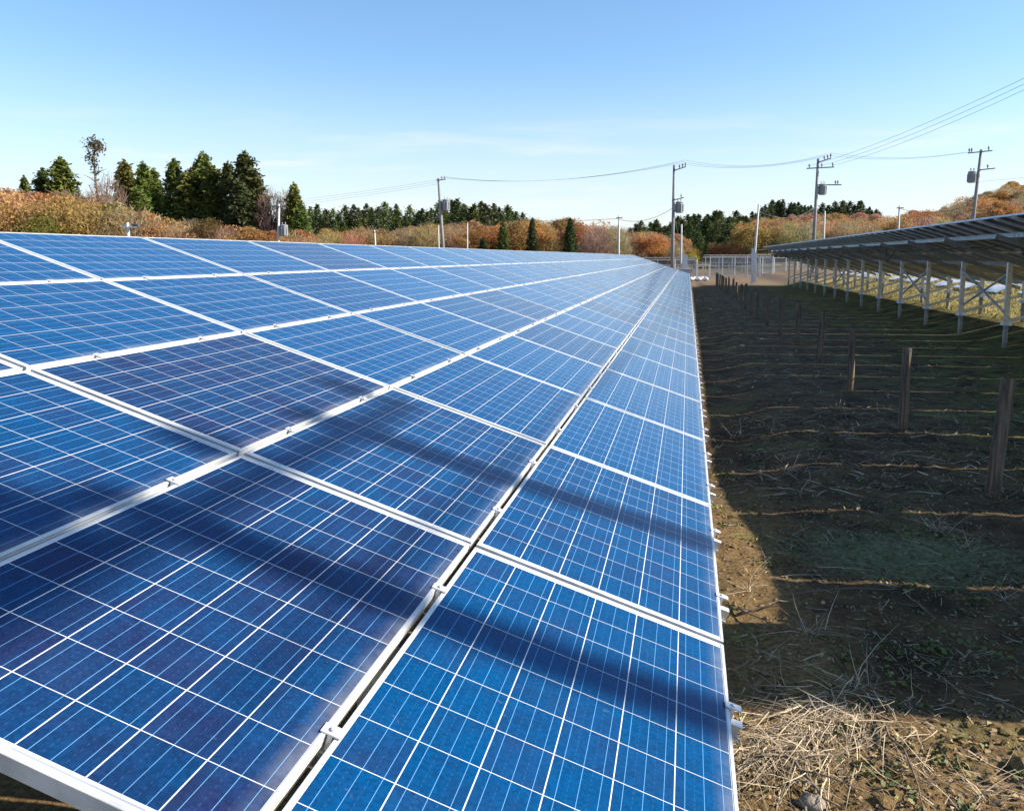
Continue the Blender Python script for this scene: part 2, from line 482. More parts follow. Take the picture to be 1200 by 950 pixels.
G1 = 'solar arrays of the near row under the camera'
TONE = {(0, 0): .38, (0, 1): .85, (0, 2): .55, (1, 0): .42, (1, 1): .62, (1, 2): .95, (1, 3): .30, (1, 4): .2, (2, 0): .10, (2, 1): .35, (2, 2): .22, (2, 3): .3, (2, 4): .05, (3, 0): .15, (3, 1): .1, (3, 2): .2, (3, 3): .45, (3, 4): .25}
def make_table(x0, z0, y0, ncol, label, cat, group, gzf, legs=True, wob=0.0, clamps=True, xlegs=(1.9, 3.6), brace=(), beam_len=None, jboxes=False, ybase=None, leg_y=None):
    """x0, z0: the low edge's top line; the panels rise towards -X"""
    root = thing('solar_array', (x0 - 2.4, y0 + ncol * V / 2, float(gzf(x0 - 2.4, y0 + ncol * V / 2, False))), label, cat, group)
    inv = Vector(root.location)
    def P(u, v, n=0.0):          # u up the slope in metres, v along, n along the normal
        return Vector((x0 - u * CT + n * ST, y0 + v, z0 + u * ST + n * CT)) - inv
    for c in range(ncol):
        for r in range(5):
            dz = rng.uniform(-1, 1) * 0.0025
            p = link('solar_panel', LAM, root, P((r + 0.5) * U, (c + 0.5) * V, dz), (rng.uniform(-1, 1) * 0.0012, TH + rng.uniform(-1, 1) * 0.0016, 0))
            tn = TONE.get((c, r)) if group == G1 and ncol == 10 else None
            p.color = (tn if tn is not None else min(.8, rng.random() ** 2.2), 0, 0, 1)
            link('frame', FRAME, p)
            if jboxes:
                p.scale.y = 0.982; link('junction_box', JB, p)
        for f in (0.253, 0.747):
            link('rail', RAIL, root, P(2.5 * U, (c + f) * V, -0.040 - 0.028), (0, TH, 0))
    if clamps:
        spots = [P(r * U, (c + f) * V, 0.001) for c in range(ncol) for f in (0.253, 0.747) for r in (0, 1, 2, 3, 4)]
        for s_ in spots[:100]: link('clamp', CLAMP, root, s_, (0, TH, 0))
        if len(spots) > 100:
            mb = MB()
            ax = (Vector((CT, 0, -ST)), Vector((0, 1, 0)), Vector((ST, 0, CT)))
            for s_ in spots[100:]: mb.box(s_ + ax[2] * 0.0025, (0.052, 0.034, 0.004), 0, ax).box(s_ + ax[2] * 0.008, (0.014, 0.014, 0.007), 0, ax)
            mb.build('clamp', M['alu'], root)['kind'] = 'stuff'
    if jboxes:
        pts = [P(5 * U - 1.05 - .05 * math.sin(i * 1.7), v_, -.20 - .09 * abs(math.sin(i * .9)) - (.35 if i in (9, 31) else 0)) for i, v_ in enumerate(np.linspace(.3, ncol * V - .3, 49))]
        MB().tube(pts, .014, 6).build('cable', M['black_plastic'], root, True)
    # purlins along the row
    npl = -0.040 - 0.056 - 0.052
    ends = (0.04, ncol * V - 0.04)
    for u in (0.62, 2.45, 5 * U - 0.69):
        mb = MB(); mb.channel(P(u, ends[0], npl), P(u, ends[1], npl), 0.06, 0.100, 0.006, (ST, 0, CT)); mb.build('purlin', M['galv'], root)
    nr = npl - 0.052 - 0.056
    ly = leg_y if leg_y is not None else [y0 + 1.2 + k * 3.25 for k in range(int((ncol * V - 1.5) / 3.25) + 1)]
    lx = (x0 - 5 * U * CT + xlegs[0], x0 - 5 * U * CT + xlegs[1])
    for y in ly:
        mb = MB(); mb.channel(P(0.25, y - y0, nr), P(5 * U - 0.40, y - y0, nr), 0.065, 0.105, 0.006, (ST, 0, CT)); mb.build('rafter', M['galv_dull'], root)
        knee = []
        for x in lx:
            g0 = float(gzf(x, y, False)); top = z0 + (x0 - x) / CT * ST + nr / CT - 0.02
            fz = g0 + 0.55
            b0 = Vector((x, y + 0.075, 0)) - inv
            mb = MB()
            mb.channel(b0 + Vector((0, 0, fz)), b0 + Vector((0, 0, top)), 0.09, 0.105, 0.007, (1, 0, 0))
            mb.lathe([(0.13, -0.012), (0.13, 0.008)], b0 + Vector((0, 0, fz)), 12)
            for k in range(4):
                t = k * math.pi / 2 + 0.78
                mb.box(b0 + Vector((0.08 * math.cos(t), 0.08 * math.sin(t), fz + 0.04)), (0.08, 0.008, 0.07), 0, (Vector((math.cos(t), math.sin(t), 0)), Vector((-math.sin(t), math.cos(t), 0)), Vector((0, 0, 1))))
            leg = mb.build('leg', M['galv'], root)
            MB().tube([b0 + Vector((0, 0, g0 - 0.15)), b0 + Vector((0, 0, fz - 0.012))], 0.057, 12).build('pile', M['pile'], leg, True)
            knee.append((b0, fz, top))
        mb = MB(); mb.channel(knee[0][0] + Vector((0.045, 0.02, knee[0][1] + 0.08)), knee[1][0] + Vector((-0.045, 0.02, knee[1][1] + 0.20)), 0.05, 0.075, 0.006); mb.build('tie_bar', M['galv'], root)
    for (k1, k2) in brace:
        if k2 >= len(ly): continue
        ya, yb = ly[k1] + 0.075, ly[k2] + 0.075
        g0 = float(gzf(lx[0], ya, False)); top = z0 + (x0 - lx[0]) / CT * ST + nr / CT - 0.02
        for s_, (za, zb) in ((-1, (g0 + 0.85, top - 0.22)), (1, (top - 0.22, g0 + 0.85))):
            mb = MB(); xx = lx[0] - 0.058 + (0.0 if s_ < 0 else 0.116)
            mb.bar(Vector((xx, ya, za)) - inv, Vector((xx, yb, zb)) - inv, 0.05, 0.007, (1, 0, 0)) if False else mb.tube([Vector((xx, ya, za)) - inv, Vector((xx, yb, zb)) - inv], 0.030, 8)
            mb.build('brace', M['galv'], root)
    return root

# near row: three tables with a seam between them
Z0 = 0.81
G1 = 'solar arrays of the near row under the camera'
make_table(0, Z0, -V, 10, 'nearest blue solar array, crossed by soft dark shadows and cut off by the photo bottom', 'solar array', G1, gz)
make_table(0, Z0 - 0.004, 9 * V + 0.07, 20, 'middle table of the near solar row, between two dark seams across the panels', 'solar array', G1, gz)
make_table(0, Z0 - 0.03, 29 * V + 0.14, 11, 'farthest table of the near solar row, ending beside the white fence', 'solar array', G1, gz)

# right-hand row, seen from behind and below
XR, ZR = 10.39, 1.395
G2 = 'solar arrays of the right row on steel legs'
Y1 = 1.70
lab = ['nearest table of the raised right solar row, its thick steel legs at the right edge',
       'second table of the raised right solar row, between two breaks in its pale beam',
       'farthest table of the raised right solar row, beside the white pillars']
legY = [17.95 + 3.27 * k for k in range(-5, 14)]
for i in range(3):
    y0 = Y1 + i * (12 * V + 0.06)
    y1 = y0 + 12 * V
    ly = [y for y in legY if y0 + 0.15 < y < y1 - 0.1]
    base = next(k for k, y in enumerate(legY) if y == ly[0])
    prs = [(k1 - base, k2 - base) for k1, k2 in ((1, 2), (3, 4), (5, 6), (7, 8), (11, 12), (14, 15)) if k1 >= base and k2 - base < len(ly)]
    make_table(XR, ZR, y0, 12, lab[i], 'solar array', G2, gz, clamps=False, xlegs=(1.82, 3.42), brace=prs, jboxes=True, leg_y=ly)

# ------------------------------------------------------------------ fence stakes between the rows
def stake(x, y, h, r, lean, label, group='wooden fence stakes between the rows', seed=0):
    rs = random.Random(seed + 50); n = 14; mb = MB(); ph = [rs.uniform(-0.10, 0.10) for _ in range(n)]
    prof = [(-0.2, 1.05), (0.0, 1.04), (0.15, 1.0), (0.45, 0.98), (0.75, 0.96), (0.93, 0.97), (0.985, 0.95), (1.0, 0.86)]
    vs, fs = [], []
    for t, k in prof:
        for j in range(n):
            a = 2 * math.pi * j / n; rr = r * k * (1 + ph[j] + rs.uniform(-0.03, 0.03))
            zt = t * h + (rs.uniform(-0.012, 0.012) if t > 0.9 else 0)
            vs.append((rr * math.cos(a) + lean[0] * t * h, rr * math.sin(a) + lean[1] * t * h, zt))
    m = len(prof)
    for i in range(m - 1):
        for j in range(n): fs.append((i * n + j, i * n + (j + 1) % n, (i + 1) * n + (j + 1) % n, (i + 1) * n + j))
    vs.append((lean[0] * h, lean[1] * h, h * 0.99)); fs += [((m - 1) * n + j, (m - 1) * n + (j + 1) % n, m * n) for j in range(n)]
    mb.add(vs, fs)
    mb.v = [((p[0] - lean[0] * p[2]) * .88 + lean[0] * p[2], (p[1] - lean[1] * p[2]) * .88 + lean[1] * p[2], p[2]) for p in mb.v]
    o = mb.build('fence_stake', M['wood']); o.location = (x, y, float(gz(x, y)))
    return tag(o, label, 'fence stake', group)
sk = [(2.71, 5.12, 1.10, .078, (.065, 0), 'nearest weathered wooden stake, thick and leaning right, at the right edge'),
      (2.63, 8.0, 1.06, .066, (0, 0), 'second nearest wooden stake, upright with a split dark top'),
      (2.58, 11.2, 1.04, .062, (-.01, 0), 'third nearest wooden stake, round and mid brown'),
      (2.63, 14.8, 1.06, .070, (.02, 0), 'fourth nearest wooden stake, slim and leaning a little'),
      (2.61, 18.2, 1.05, .068, (0, .01), 'fifth nearest wooden stake along the bare soil'),
      (2.5, 21.0, 1.08, .066, (-.02, 0), 'sixth nearest wooden stake along the bare soil')]
for i, s_ in enumerate(sk): stake(*s_, seed=i)
y = 23.6; i = 6
while y < 62:
    stake(2.40 - 0.010 * (y - 23) + rng.uniform(-.06, .06), y, rng.uniform(0.95, 1.12), rng.uniform(.058, .072), (rng.uniform(-.03, .03), rng.uniform(-.02, .02)),
          'small far wooden stake in the line beyond the sixth stake', seed=i)
    y += rng.uniform(2.5, 3.2); i += 1

# ------------------------------------------------------------------ utility poles
def insul(mb, p, h=0.22, r=0.06):
    mb.lathe([(r * .35, 0), (r * .35, h * .3), (r, h * .4), (r * .6, h * .55), (r, h * .65), (r * .5, h * .85), (r * .2, h)], p, 8)
def utility_pole(px, top_py, d, label, lean=0.0, arms=(), transformer=None, r=0.17, extra=None, h=None, xy=None, group='concrete utility poles', rz=None):
    X, Y = xy if xy else at(px, d)
    g0 = float(gz(X, Y, False)); H = (hgt(top_py, d) - g0) if h is None else h
    root = thing('utility_pole', (X, Y, g0), label, 'utility pole', group, rz if rz is not None else YAW * -1)
    lx = lean * H
    L = lambda z: Vector((lx * z / H, 0, z))
    MB().tube([L(-0.3), L(H * .5), L(H)], [r * 1.15, r * .95, r * .72], 12).build('pole', M['pale_concrete'] if group == 'short service poles' or 'pale' in label else M['concrete_pole'], root, True)
    for (dz, x0, x1, tilt, pins) in arms:
        mb = MB(); c = L(H - dz)
        a_, b_ = c + Vector((x0, -r - .05, 0)), c + Vector((x1, -r - .05, tilt * (x1 - x0)))
        mb.bar(a_, b_, 0.09, 0.10)
        am = mb.build('crossarm', M['dark_steel'], root)
        for t in pins:
            q = a_.lerp(b_, t); mb = MB(); insul(mb, q + Vector((0, 0, .04)), .42, .11); mb.build('insulator', M['porcelain'], am, True)
    if transformer:
        dz, side, sc = transformer
        c = L(H - dz) + Vector((side * (r + .42 * sc), 0, 0)); mb = MB()
        mb.lathe([(.30 * sc, -.52 * sc), (.36 * sc, -.48 * sc), (.36 * sc, .44 * sc), (.40 * sc, .46 * sc), (.40 * sc, .52 * sc), (.22 * sc, .60 * sc)], c, 16)
        for k in range(10):
            t = 2 * math.pi * k / 10
            mb.box(c + Vector((.39 * sc * math.cos(t), .39 * sc * math.sin(t), -.05)), (.07, .02, .75 * sc), 0, (Vector((math.cos(t), math.sin(t), 0)), Vector((-math.sin(t), math.cos(t), 0)), Vector((0, 0, 1))))
        tr = mb.build('transformer', M['grey_paint'], root)
        mb = MB()
        for z in (-.3, .3): mb.bar(L(H - dz) + Vector((0, 0, z * sc)), c + Vector((0, 0, z * sc)), .08, .07)
        mb.build('bracket', M['dark_steel'], root)
        mb = MB()
        for k in (-1, 1): insul(mb, c + Vector((k * .15 * sc, 0, .58 * sc)), .3, .07)
        mb.build('bushing', M['porcelain'], tr)
    return root, Vector((X + lx, Y, g0 + H))
UP = {}
T3 = (0.45, 0.72, 0.98)
UP['p0'] = utility_pole(327, 240, 92, 'short pale utility pole with grey transformer before the tall cedars', .06, [(.3, -.9, .9, .0, (.1, .9))], (3.0, 1, 1.15), .16)
UP['p1'] = utility_pole(522, 211, 100, 'utility pole left of centre with transformer on its right side', -.05, [(.3, -.3, .9, .1, (.6, .9))], (3.3, 1, 1.25), .20)
UP['p2'] = utility_pole(787, 197, 84, 'utility pole near the end of the near array, transformer hanging right', .0, [(.55, 0, 1.15, .32, T3), (3.6, -.2, 1.0, .25, (.8,)), (10.6, -.1, .9, .1, ())], (4.3, 1, 1.05), .17)
UP['p3'] = utility_pole(950, 190, 79, 'utility pole with two crossarms and a stepped row of insulators on top', .015, [(.35, 0, 1.15, .32, T3), (.95, -1.15, 1.5, .05, (.1, .55, .95)), (2.5, 0, 2.3, .0, (.75, .85))], (2.95, 1, .95), .17)
UP['p4'] = utility_pole(1131, 180, 75, 'rightmost utility pole with a square transformer on its left', .055, [(.35, -1.3, .9, .10, (.05, .15, .85)), (1.85, 0, 1.35, .1, (.5,))], (2.5, -1, .95), .17)
small = [(443, 270, 95, 'stubby grey pole right of the cedars, above the array edge', -.03, .11),
         (515.5, 265, 98, 'thin short pole immediately left of the centre-left utility pole', 0, .09),
         (548, 262, 100, 'thin short pole right of the centre-left utility pole', .02, .09),
         (724, 254, 92, 'short pole standing alone behind the far end of the near array', .01, .13),
         (797, 264, 80, 'slim pole close beside the end-of-array utility pole', .0, .10),
         (881, 241, 70, 'pale leaning pole at the far end of the right row', .05, .105),
         (962, 249, 82, 'slim white pole right of the two-crossarm utility pole', .0, .11),
         (1048, 243, 84, 'short pole between the two right utility poles', .0, .12)]
for k, (px, ty, d, lab_, ln, r) in enumerate(small):
    UP['s%d' % k] = utility_pole(px, ty, d, lab_, ln, [(.25, -.35, .35, 0, ())] if k in (0, 3, 7) else [], None, r, group='short service poles')
# a pole with a small camera arm behind the near row
X, Y = at(156, 58); g0 = float(gz(X, Y, False)); H = hgt(261, 58) - g0
rt_ = thing('camera_pole', (X, Y, g0), 'small pale camera pole with side arms, left, peeking over the array edge', 'camera pole')
MB().tube([(0, 0, -.2), (0, 0, H)], .10, 10).build('pole', M['white_paint'], rt_, True)
MB().bar((-.38, 0, H - .28), (.75, 0, H - .28), .08, .08).build('arm', M['galv'], rt_)
MB().box((.62, -.02, H - .18), (.42, .2, .17)).box((.86, -.02, H - .18), (.1, .15, .12)).build('camera', M['dark_steel'], rt_)
MB().box((-.32, -.02, H - .2), (.2, .16, .14)).build('sensor', M['white_paint'], rt_)

# twin poles to the right, out of view: they carry the wires on and shade the panels
PT = []
for k, (yy, ln) in enumerate(((1.46, .05), (3.96, -.04))):
    UP['t%d' % k] = utility_pole(0, 0, 0, ['tall twin pole with a transformer, right of the whole solar field', 'tall twin pole without transformer, right of the whole solar field'][k],
        ln, [(.12, -.8, .8, 0, (.08, .92))], (-.30, -1, .90) if k == 0 else None, .15, h=13.7 - gz(19, 2, False), xy=(19.0, yy), rz=rad(90), group='twin poles beyond the right row')

# wires
def wire(a, b, sag, label, r=0.010, n=22, group='overhead wires'):
    a, b = Vector(a), Vector(b); pts = []
    for i in range(n + 1):
        t = i / n; p = a.lerp(b, t); p.z -= sag * 4 * t * (1 - t); pts.append(p)
    o = MB().tube([p - a for p in pts], r, 5).build('power_line', M['wire'], None, True); o.location = a
    return tag(o, label, 'wire', group)
def top(k): return UP[k][1]
V3 = lambda x, y, z: Vector((x, y, z))
for k in range(3):
    o = V3(.5 + .28 * k, 0, .15 + .17 * k)
    wire(top('p1') + V3(.25 + .25 * k, 0, .05 + .05 * k), top('p2') + o, 1.0 + .1 * k, 'high wire from the centre-left pole to the end-of-array pole')
    wire(top('p2') + o, top('p3') + o, .7 + .08 * k, 'high wire from the end-of-array pole to the two-crossarm pole')
    wire(top('p3') + V3(-1.0 + 1.15 * k, 0, -.7), top('t0') + V3(-.2, -.7 + .7 * k, -.5), 1.5, 'high wire sweeping from the two-crossarm pole to the upper right')
    X, Y = at(120, 190)
    wire(top('p1') + V3(-.1, 0, -.2 - .25 * k), (X + k, Y, 13.5 - .5 * k), 1.6, 'high wire from the centre-left pole off behind the cedars')
for k in range(2):
    wire(top('p3') + V3(1.1 - .3 * k, 0, .5 - .2 * k), top('p4') + V3(-1.2 + .3 * k, 0, -.2), .5, 'high wire between the two-crossarm pole and the rightmost pole')
X, Y = at(1500, 62)
for k in range(1):
    wire(top('p4') + V3(0, 0, -2.9), (X, Y, 12.0), .6, 'single wire running from the rightmost pole out of the right side')
low = [(('p2', -3.9 - .4), ('s3', -.4), .7), (('s3', -.3), ('p1', -4.2), .6), (('p3', -4.6), ('s5', -.6), .8), (('p3', -4.6), ('s6', -.3), .25), (('p4', -4.7), ('s7', -.3), .7), (('p1', -4.6), ('s2', -.2), .25), (('p1', -4.6), ('s0', -.2), .6), (('p2', -4.4), ('s4', -2.4), .2)]
ll = ['sagging low cable from the end-of-array pole to the lone short pole', 'low cable from the lone short pole to the centre-left pole', 'sagging low cable from the two-crossarm pole to the white leaning pole',
      'short low cable from the two-crossarm pole to the slim white pole', 'sagging low cable from the rightmost pole to the short pole between', 'short white cable from the centre-left pole to the thin pole right of it',
      'low cable from the centre-left pole to the stubby grey pole', 'short drop cable beside the end-of-array utility pole']
for (a_, b_, sg), t_ in zip(low, ll):
    wire(top(a_[0]) + V3(0, 0, a_[1] * (1 if a_[0] != 'p1' else 1.0)), top(b_[0]) + V3(0, 0, b_[1]), sg, t_, .022, 14, 'low service cables')

# ------------------------------------------------------------------ far end: fence, gate, cabinets, far array
def fence_run(px0, px1, d, h, nb, label, d1=None, post=.045, netting=True):
    X0, Y0 = at(px0, d); X1, Y1 = at(px1, d1 or d)
    a_ = math.atan2(Y1 - Y0, X1 - X0); L = math.hypot(X1 - X0, Y1 - Y0)
    root = thing('mesh_fence', (X0, Y0, float(gz(X0, Y0, False))), label, 'fence', 'white wire fences at the far end', a_)
    for k in range(nb + 1):
        x = L * k / nb
        MB().tube([(x, 0, -.1), (x, 0, h)], post, 8).build('post', M['white_paint'], root)
    for z in (h - .06, h * .52, .12):
        MB().tube([(.05, 0, z), (L - .05, 0, z)], .03, 6).build('rail', M['white_paint'], root)
    if netting:
        mb = MB(); mb.box((L / 2, 0, h / 2), (L - .1, .012, h - .1)); mb.build('netting', M['netting'], root)
    return root
fence_run(790, 815.5, 82, 2.0, 2, 'left length of white wire fence beside the end-of-array pole')
fence_run(831, 904, 88, 2.3, 5, 'long white wire fence between the gate and the right row', d1=86)
fence_run(892, 960, 92, 1.9, 5, 'white wire fence seen between the legs of the right row')
# gate
X0, Y0 = at(816.5, 80); X1, Y1 = at(830, 80)
rt_ = thing('gate', (X0, Y0, float(gz(X0, Y0, False))), 'small white framed gate with a centre bar at the far end', 'gate', None, math.atan2(Y1 - Y0, X1 - X0))
L = math.hypot(X1 - X0, Y1 - Y0)
mb = MB()
for a_, b_ in (((0, 0, .1), (0, 0, 1.5)), ((L, 0, .1), (L, 0, 1.5)), ((.05, 0, 1.45), (L - .05, 0, 1.45)), ((.05, 0, .2), (L - .05, 0, .2))): mb.bar(a_, b_, .10, .10, (0, 1, 0))
mb.build('gate_frame', M['white_paint'], rt_)
mb = MB(); mb.bar((L / 2, 0, .2), (L / 2, 0, 1.4), .05, .05, (0, 1, 0)).bar((.1, 0, .8), (L - .1, 0, .8), .05, .05, (0, 1, 0)); mb.build('centre_bar', M['white_paint'], rt_)
# white pillars
def pillar(px, d, w, ty, label):
    X, Y = at(px, d); g0 = float(gz(X, Y, False)); h = hgt(ty, d) - g0
    rt_ = thing('cable_pillar', (X, Y, g0), label, 'pillar', 'white cable pillars')
    mb = MB(); mb.box((0, 0, h / 2), (w, .3, h)); mb.build('body', M['white_paint'], rt_)
    mb = MB(); mb.box((0, 0, h + .025), (w + .08, .38, .05)); mb.build('cap', M['white_paint'], rt_)
    mb = MB(); mb.box((0, -.165, h * .55), (w * .7, .02, h * .5)); mb.build('door', M['white_paint'], rt_)
pillar(880.0, 66, .14, 292, 'narrow white pillar under the far tip of the right row')
pillar(883.6, 69, .2, 297, 'broad white pillar under the far tip of the right row')
pillar(801.5, 78, .5, 298.5, 'pale pillar box left of the far gate')
def cabinet(X, Y, wx, wy, h, label, name='power_cabinet', leg=.18):
    g0 = float(gz(X, Y, False)); rt_ = thing(name, (X, Y, g0), label, 'cabinet')
    mb = MB(); mb.box((0, 0, leg + (h - leg) / 2), (wx, wy, h - leg)); mb.build('body', M['cabinet'], rt_)
    mb = MB(); mb.box((0, 0, h + .03), (wx + .12, wy + .12, .05)); mb.build('roof', M['cabinet'], rt_)
    for k in (-1, 1):
        mb = MB(); mb.box((-wx / 2 - .012, k * wy / 4, leg + (h - leg) / 2), (.02, wy / 2 - .04, h - leg - .1)); dr = mb.build('door', M['cabinet'], rt_)
        mb = MB(); mb.bar((-wx / 2 - .04, k * .05, h * .5), (-wx / 2 - .04, k * .05, h * .62), .02, .03, (0, 1, 0)); mb.build('handle', M['dark_steel'], dr)
    mb = MB(); mb.box((0, 0, leg / 2 - .05), (wx - .06, wy - .06, leg + .1)); mb.build('plinth', M['concrete_pole'], rt_)
X, Y = at(803, 74); cabinet(X, Y, .9, .7, 1.05, 'small grey equipment cabinet at the far corner of the near array')
cabinet(3.35, 1.92, .42, .84, 2.05, 'unseen grey cabinet right of the near array, added for its ground shadow')  # added out of view to cast the dark band on the near soil
# white sacks near the gate
for k, px in enumerate((809, 813, 817.5, 822, 826)):
    X, Y = at(px, 74 + (k % 2) * 1.2); mb = MB(); rs = random.Random(k)
    vs = []; n, m = 12, 7
    for i in range(m):
        t = math.pi * i / (m - 1)
        for j in range(n):
            p = 2 * math.pi * j / n; q = 1 + rs.uniform(-.12, .12)
            vs.append((.34 * q * math.sin(t) * math.cos(p), .24 * q * math.sin(t) * math.sin(p), .2 + .2 * math.cos(t)))
    mb.add(vs, [(i * n + j, (i + 1) * n + j, (i + 1) * n + (j + 1) % n, i * n + (j + 1) % n) for i in range(m - 1) for j in range(n)])
    o = mb.build('sandbag', M['sheet'], None, True); o.location = (X, Y, float(gz(X, Y, False)) - .03); o.rotation_euler = (0, 0, k * 1.3)
    tag(o, 'white sandbag lying on bare soil in front of the far gate', 'sandbag', 'white sandbags at the far corner')
# far solar array whose high side faces us
def far_array(px0, px1, d, ztop, label):
    X0, Y0 = at(px0, d); X1, Y1 = at(px1, d)
    n = max(3, int(round((X1 - X0) / V)))
    rt_ = thing('solar_array', (X0, Y0, float(gz(X0, Y0, False))), label, 'solar array', 'solar arrays beyond the far fence', math.atan2(Y1 - Y0, X1 - X0))
    th = rad(20)
    for c in range(n):
        for r in range(3):
            p = link('solar_panel', LAM, rt_, (c * V + V / 2, (r + .5) * U * math.cos(th), ztop - (r + .5) * U * math.sin(th)), None)
            p.rotation_euler = Matrix.Rotation(-th, 3, 'X').to_4x4().to_3x3().__matmul__(Matrix.Rotation(rad(90), 3, 'Z')).to_euler()
            link('frame', FRAME, p)
        for r in (.6, 2.4):
            mb = MB(); zt = ztop - r * U * math.sin(th) - .1
            mb.bar((c * V + .3, r * U * math.cos(th), -.1), (c * V + .3, r * U * math.cos(th), zt), .08, .08, (0, 1, 0)); mb.build('leg', M['galv'], rt_)
    for r in (.5, 2.5):
        mb = MB(); mb.bar((0, r * U * math.cos(th), ztop - r * U * math.sin(th) - .09), (n * V, r * U * math.cos(th), ztop - r * U * math.sin(th) - .09), .06, .09); mb.build('purlin', M['galv'], rt_)
far_array(752, 822, 98, 2.15, 'far low solar array behind the end-of-array pole')
far_array(824, 900, 100, 2.45, 'far low solar array behind the long white fence')

# white plastic sheets on the sunny bank behind the right row
rs = random.Random(12)
for k in range(15):
    y = 19.5 + k * 3.3; x = 12.6 + rs.uniform(-.2, .2)
    n, m = 9, 7; wx, wy = 1.15, 1.7 + rs.uniform(-.3, .4); vs = []
    for i in range(n):
        for j in range(m):
            px_, py_ = x + (i / (n - 1) - .5) * wx, y + (j / (m - 1) - .5) * wy
            vs.append((px_ - x, py_ - y, float(gz(px_, py_, False)) + .10 + .30 * i / (n - 1) + rs.uniform(-.03, .03)))
    mb = MB(); mb.add(vs, [(i * m + j, (i + 1) * m + j, (i + 1) * m + j + 1, i * m + j + 1) for i in range(n - 1) for j in range(m - 1)])
    nb = len(vs)
    mb.add([(p[0], p[1], p[2] - .02) for p in vs], [(i * m + j + 1, (i + 1) * m + j + 1, (i + 1) * m + j, i * m + j) for i in range(n - 1) for j in range(m - 1)])
    for q in ((0, 0), (0, m - 1), (n - 1, 0), (n - 1, m - 1)):
        p = vs[q[0] * m + q[1]]; mb.box((p[0] * .92, p[1] * .9, p[2] - .25), (.06, .06, .5))
    o = mb.build('white_sheet', M['sheet'], None, True); o.location = (x, y, 0)
    tag(o, 'white plastic sheet on the sunny bank behind the legs of the right row', 'plastic sheet', 'white sheets behind the right row')

# ------------------------------------------------------------------ trees
R = np.random.RandomState(11)
def leaf_quads(cent, size, rs, aspect=1.6, flat=0.0, droop=0.0):
    n = len(cent)
    d = rs.normal(size=(n, 3)); d[:, 2] = d[:, 2] * (1 - flat) - droop; d /= np.linalg.norm(d, axis=1)[:, None]
    e = rs.normal(size=(n, 3)); e -= d * (d * e).sum(1)[:, None]; e /= np.linalg.norm(e, axis=1)[:, None]
    s = (size * rs.uniform(.6, 1.3, n))[:, None]
    a, b = d * s * aspect * .5, e * s * .5
    return np.stack([cent - a, cent + b * .8, cent + a, cent - b * .8], 1)
def conifer_crown(seed, H=16., W=2.6, bare=.16, n=3600, taper=.85, dens=1.0):
    rs = np.random.RandomState(seed); C = []
    nb = 120
    for k in range(nb):
        t = (k + rs.rand()) / nb
        z = H * (bare + (1 - bare) * t)
        env = W * ((1 - t) ** taper * .92 + .05) * min(1, .62 + t * 2.2) * rs.uniform(.72, 1.18)
        az = k * 2.399 + rs.uniform(-.5, .5)
        m = int(n / nb * (.5 + 1.1 * (1 - t)))
        u = rs.uniform(.25, 1, m) ** .7
        sp = .16 + .26 * env / W
        c = np.stack([np.cos(az) * env * u, np.sin(az) * env * u, z - .28 * env * u ** 2 + .12 * env], 1)
        c += rs.normal(size=(m, 3)) * np.array([sp * W * .36, sp * W * .36, sp * W * .26])
        C.append(c)
    tp = np.stack([rs.normal(size=60) * .10, rs.normal(size=60) * .10, H * (1.0 + rs.uniform(-.05, .035, 60))], 1)
    C = np.concatenate(C + [tp])
    return quads_mesh('crown', leaf_quads(C, (.27 if n > 5000 else .33) * H / 16 + .04, rs, 1.9, .2, .25), M['needles'])
def broad_crown(seed, H=9., W=3.6, n=3000, lobes=16, size=.30):
    rs = np.random.RandomState(seed); C = []
    for k in range(lobes):
        az, rr = rs.uniform(0, 6.28), W * .75 * math.sqrt(rs.rand())
        zc = H * (.42 + .46 * rs.rand() * (1 - .5 * (rr / W)))
        r_ = W * rs.uniform(.28, .5); m = int(n / lobes)
        d = rs.normal(size=(m, 3)); d /= np.linalg.norm(d, axis=1)[:, None]
        C.append(np.array([math.cos(az) * rr, math.sin(az) * rr, zc]) + d * (r_ * rs.uniform(.45, 1.08, m) ** .6)[:, None] * np.array([1, 1, .78]))
    return quads_mesh('crown', leaf_quads(np.concatenate(C), size, rs, 1.3), M['leaves'])
def twig_crown(seed, H=9., W=3.2, n=2600):
    """bare winter crown: many thin upright twigs"""
    rs = np.random.RandomState(seed); V_ = []
    for k in range(n):
        az, rr = rs.uniform(0, 6.28), W * math.sqrt(rs.rand())
        zc = H * (.28 + .66 * rs.rand() * math.sqrt(max(.05, 1 - (rr / W) ** 2)))
        c = np.array([math.cos(az) * rr, math.sin(az) * rr, zc])
        d = np.array([math.cos(az) * .6, math.sin(az) * .6, 1.0]) + rs.normal(size=3) * .5; d /= np.linalg.norm(d)
        e = np.cross(d, rs.normal(size=3)); e /= np.linalg.norm(e); L_ = rs.uniform(.5, 1.3)
        V_.append([c - d * L_ / 2 - e * .035, c - d * L_ / 2 + e * .035, c + d * L_ / 2 + e * .012, c + d * L_ / 2 - e * .012])
    return quads_mesh('crown', np.array(V_), M['leaves'])
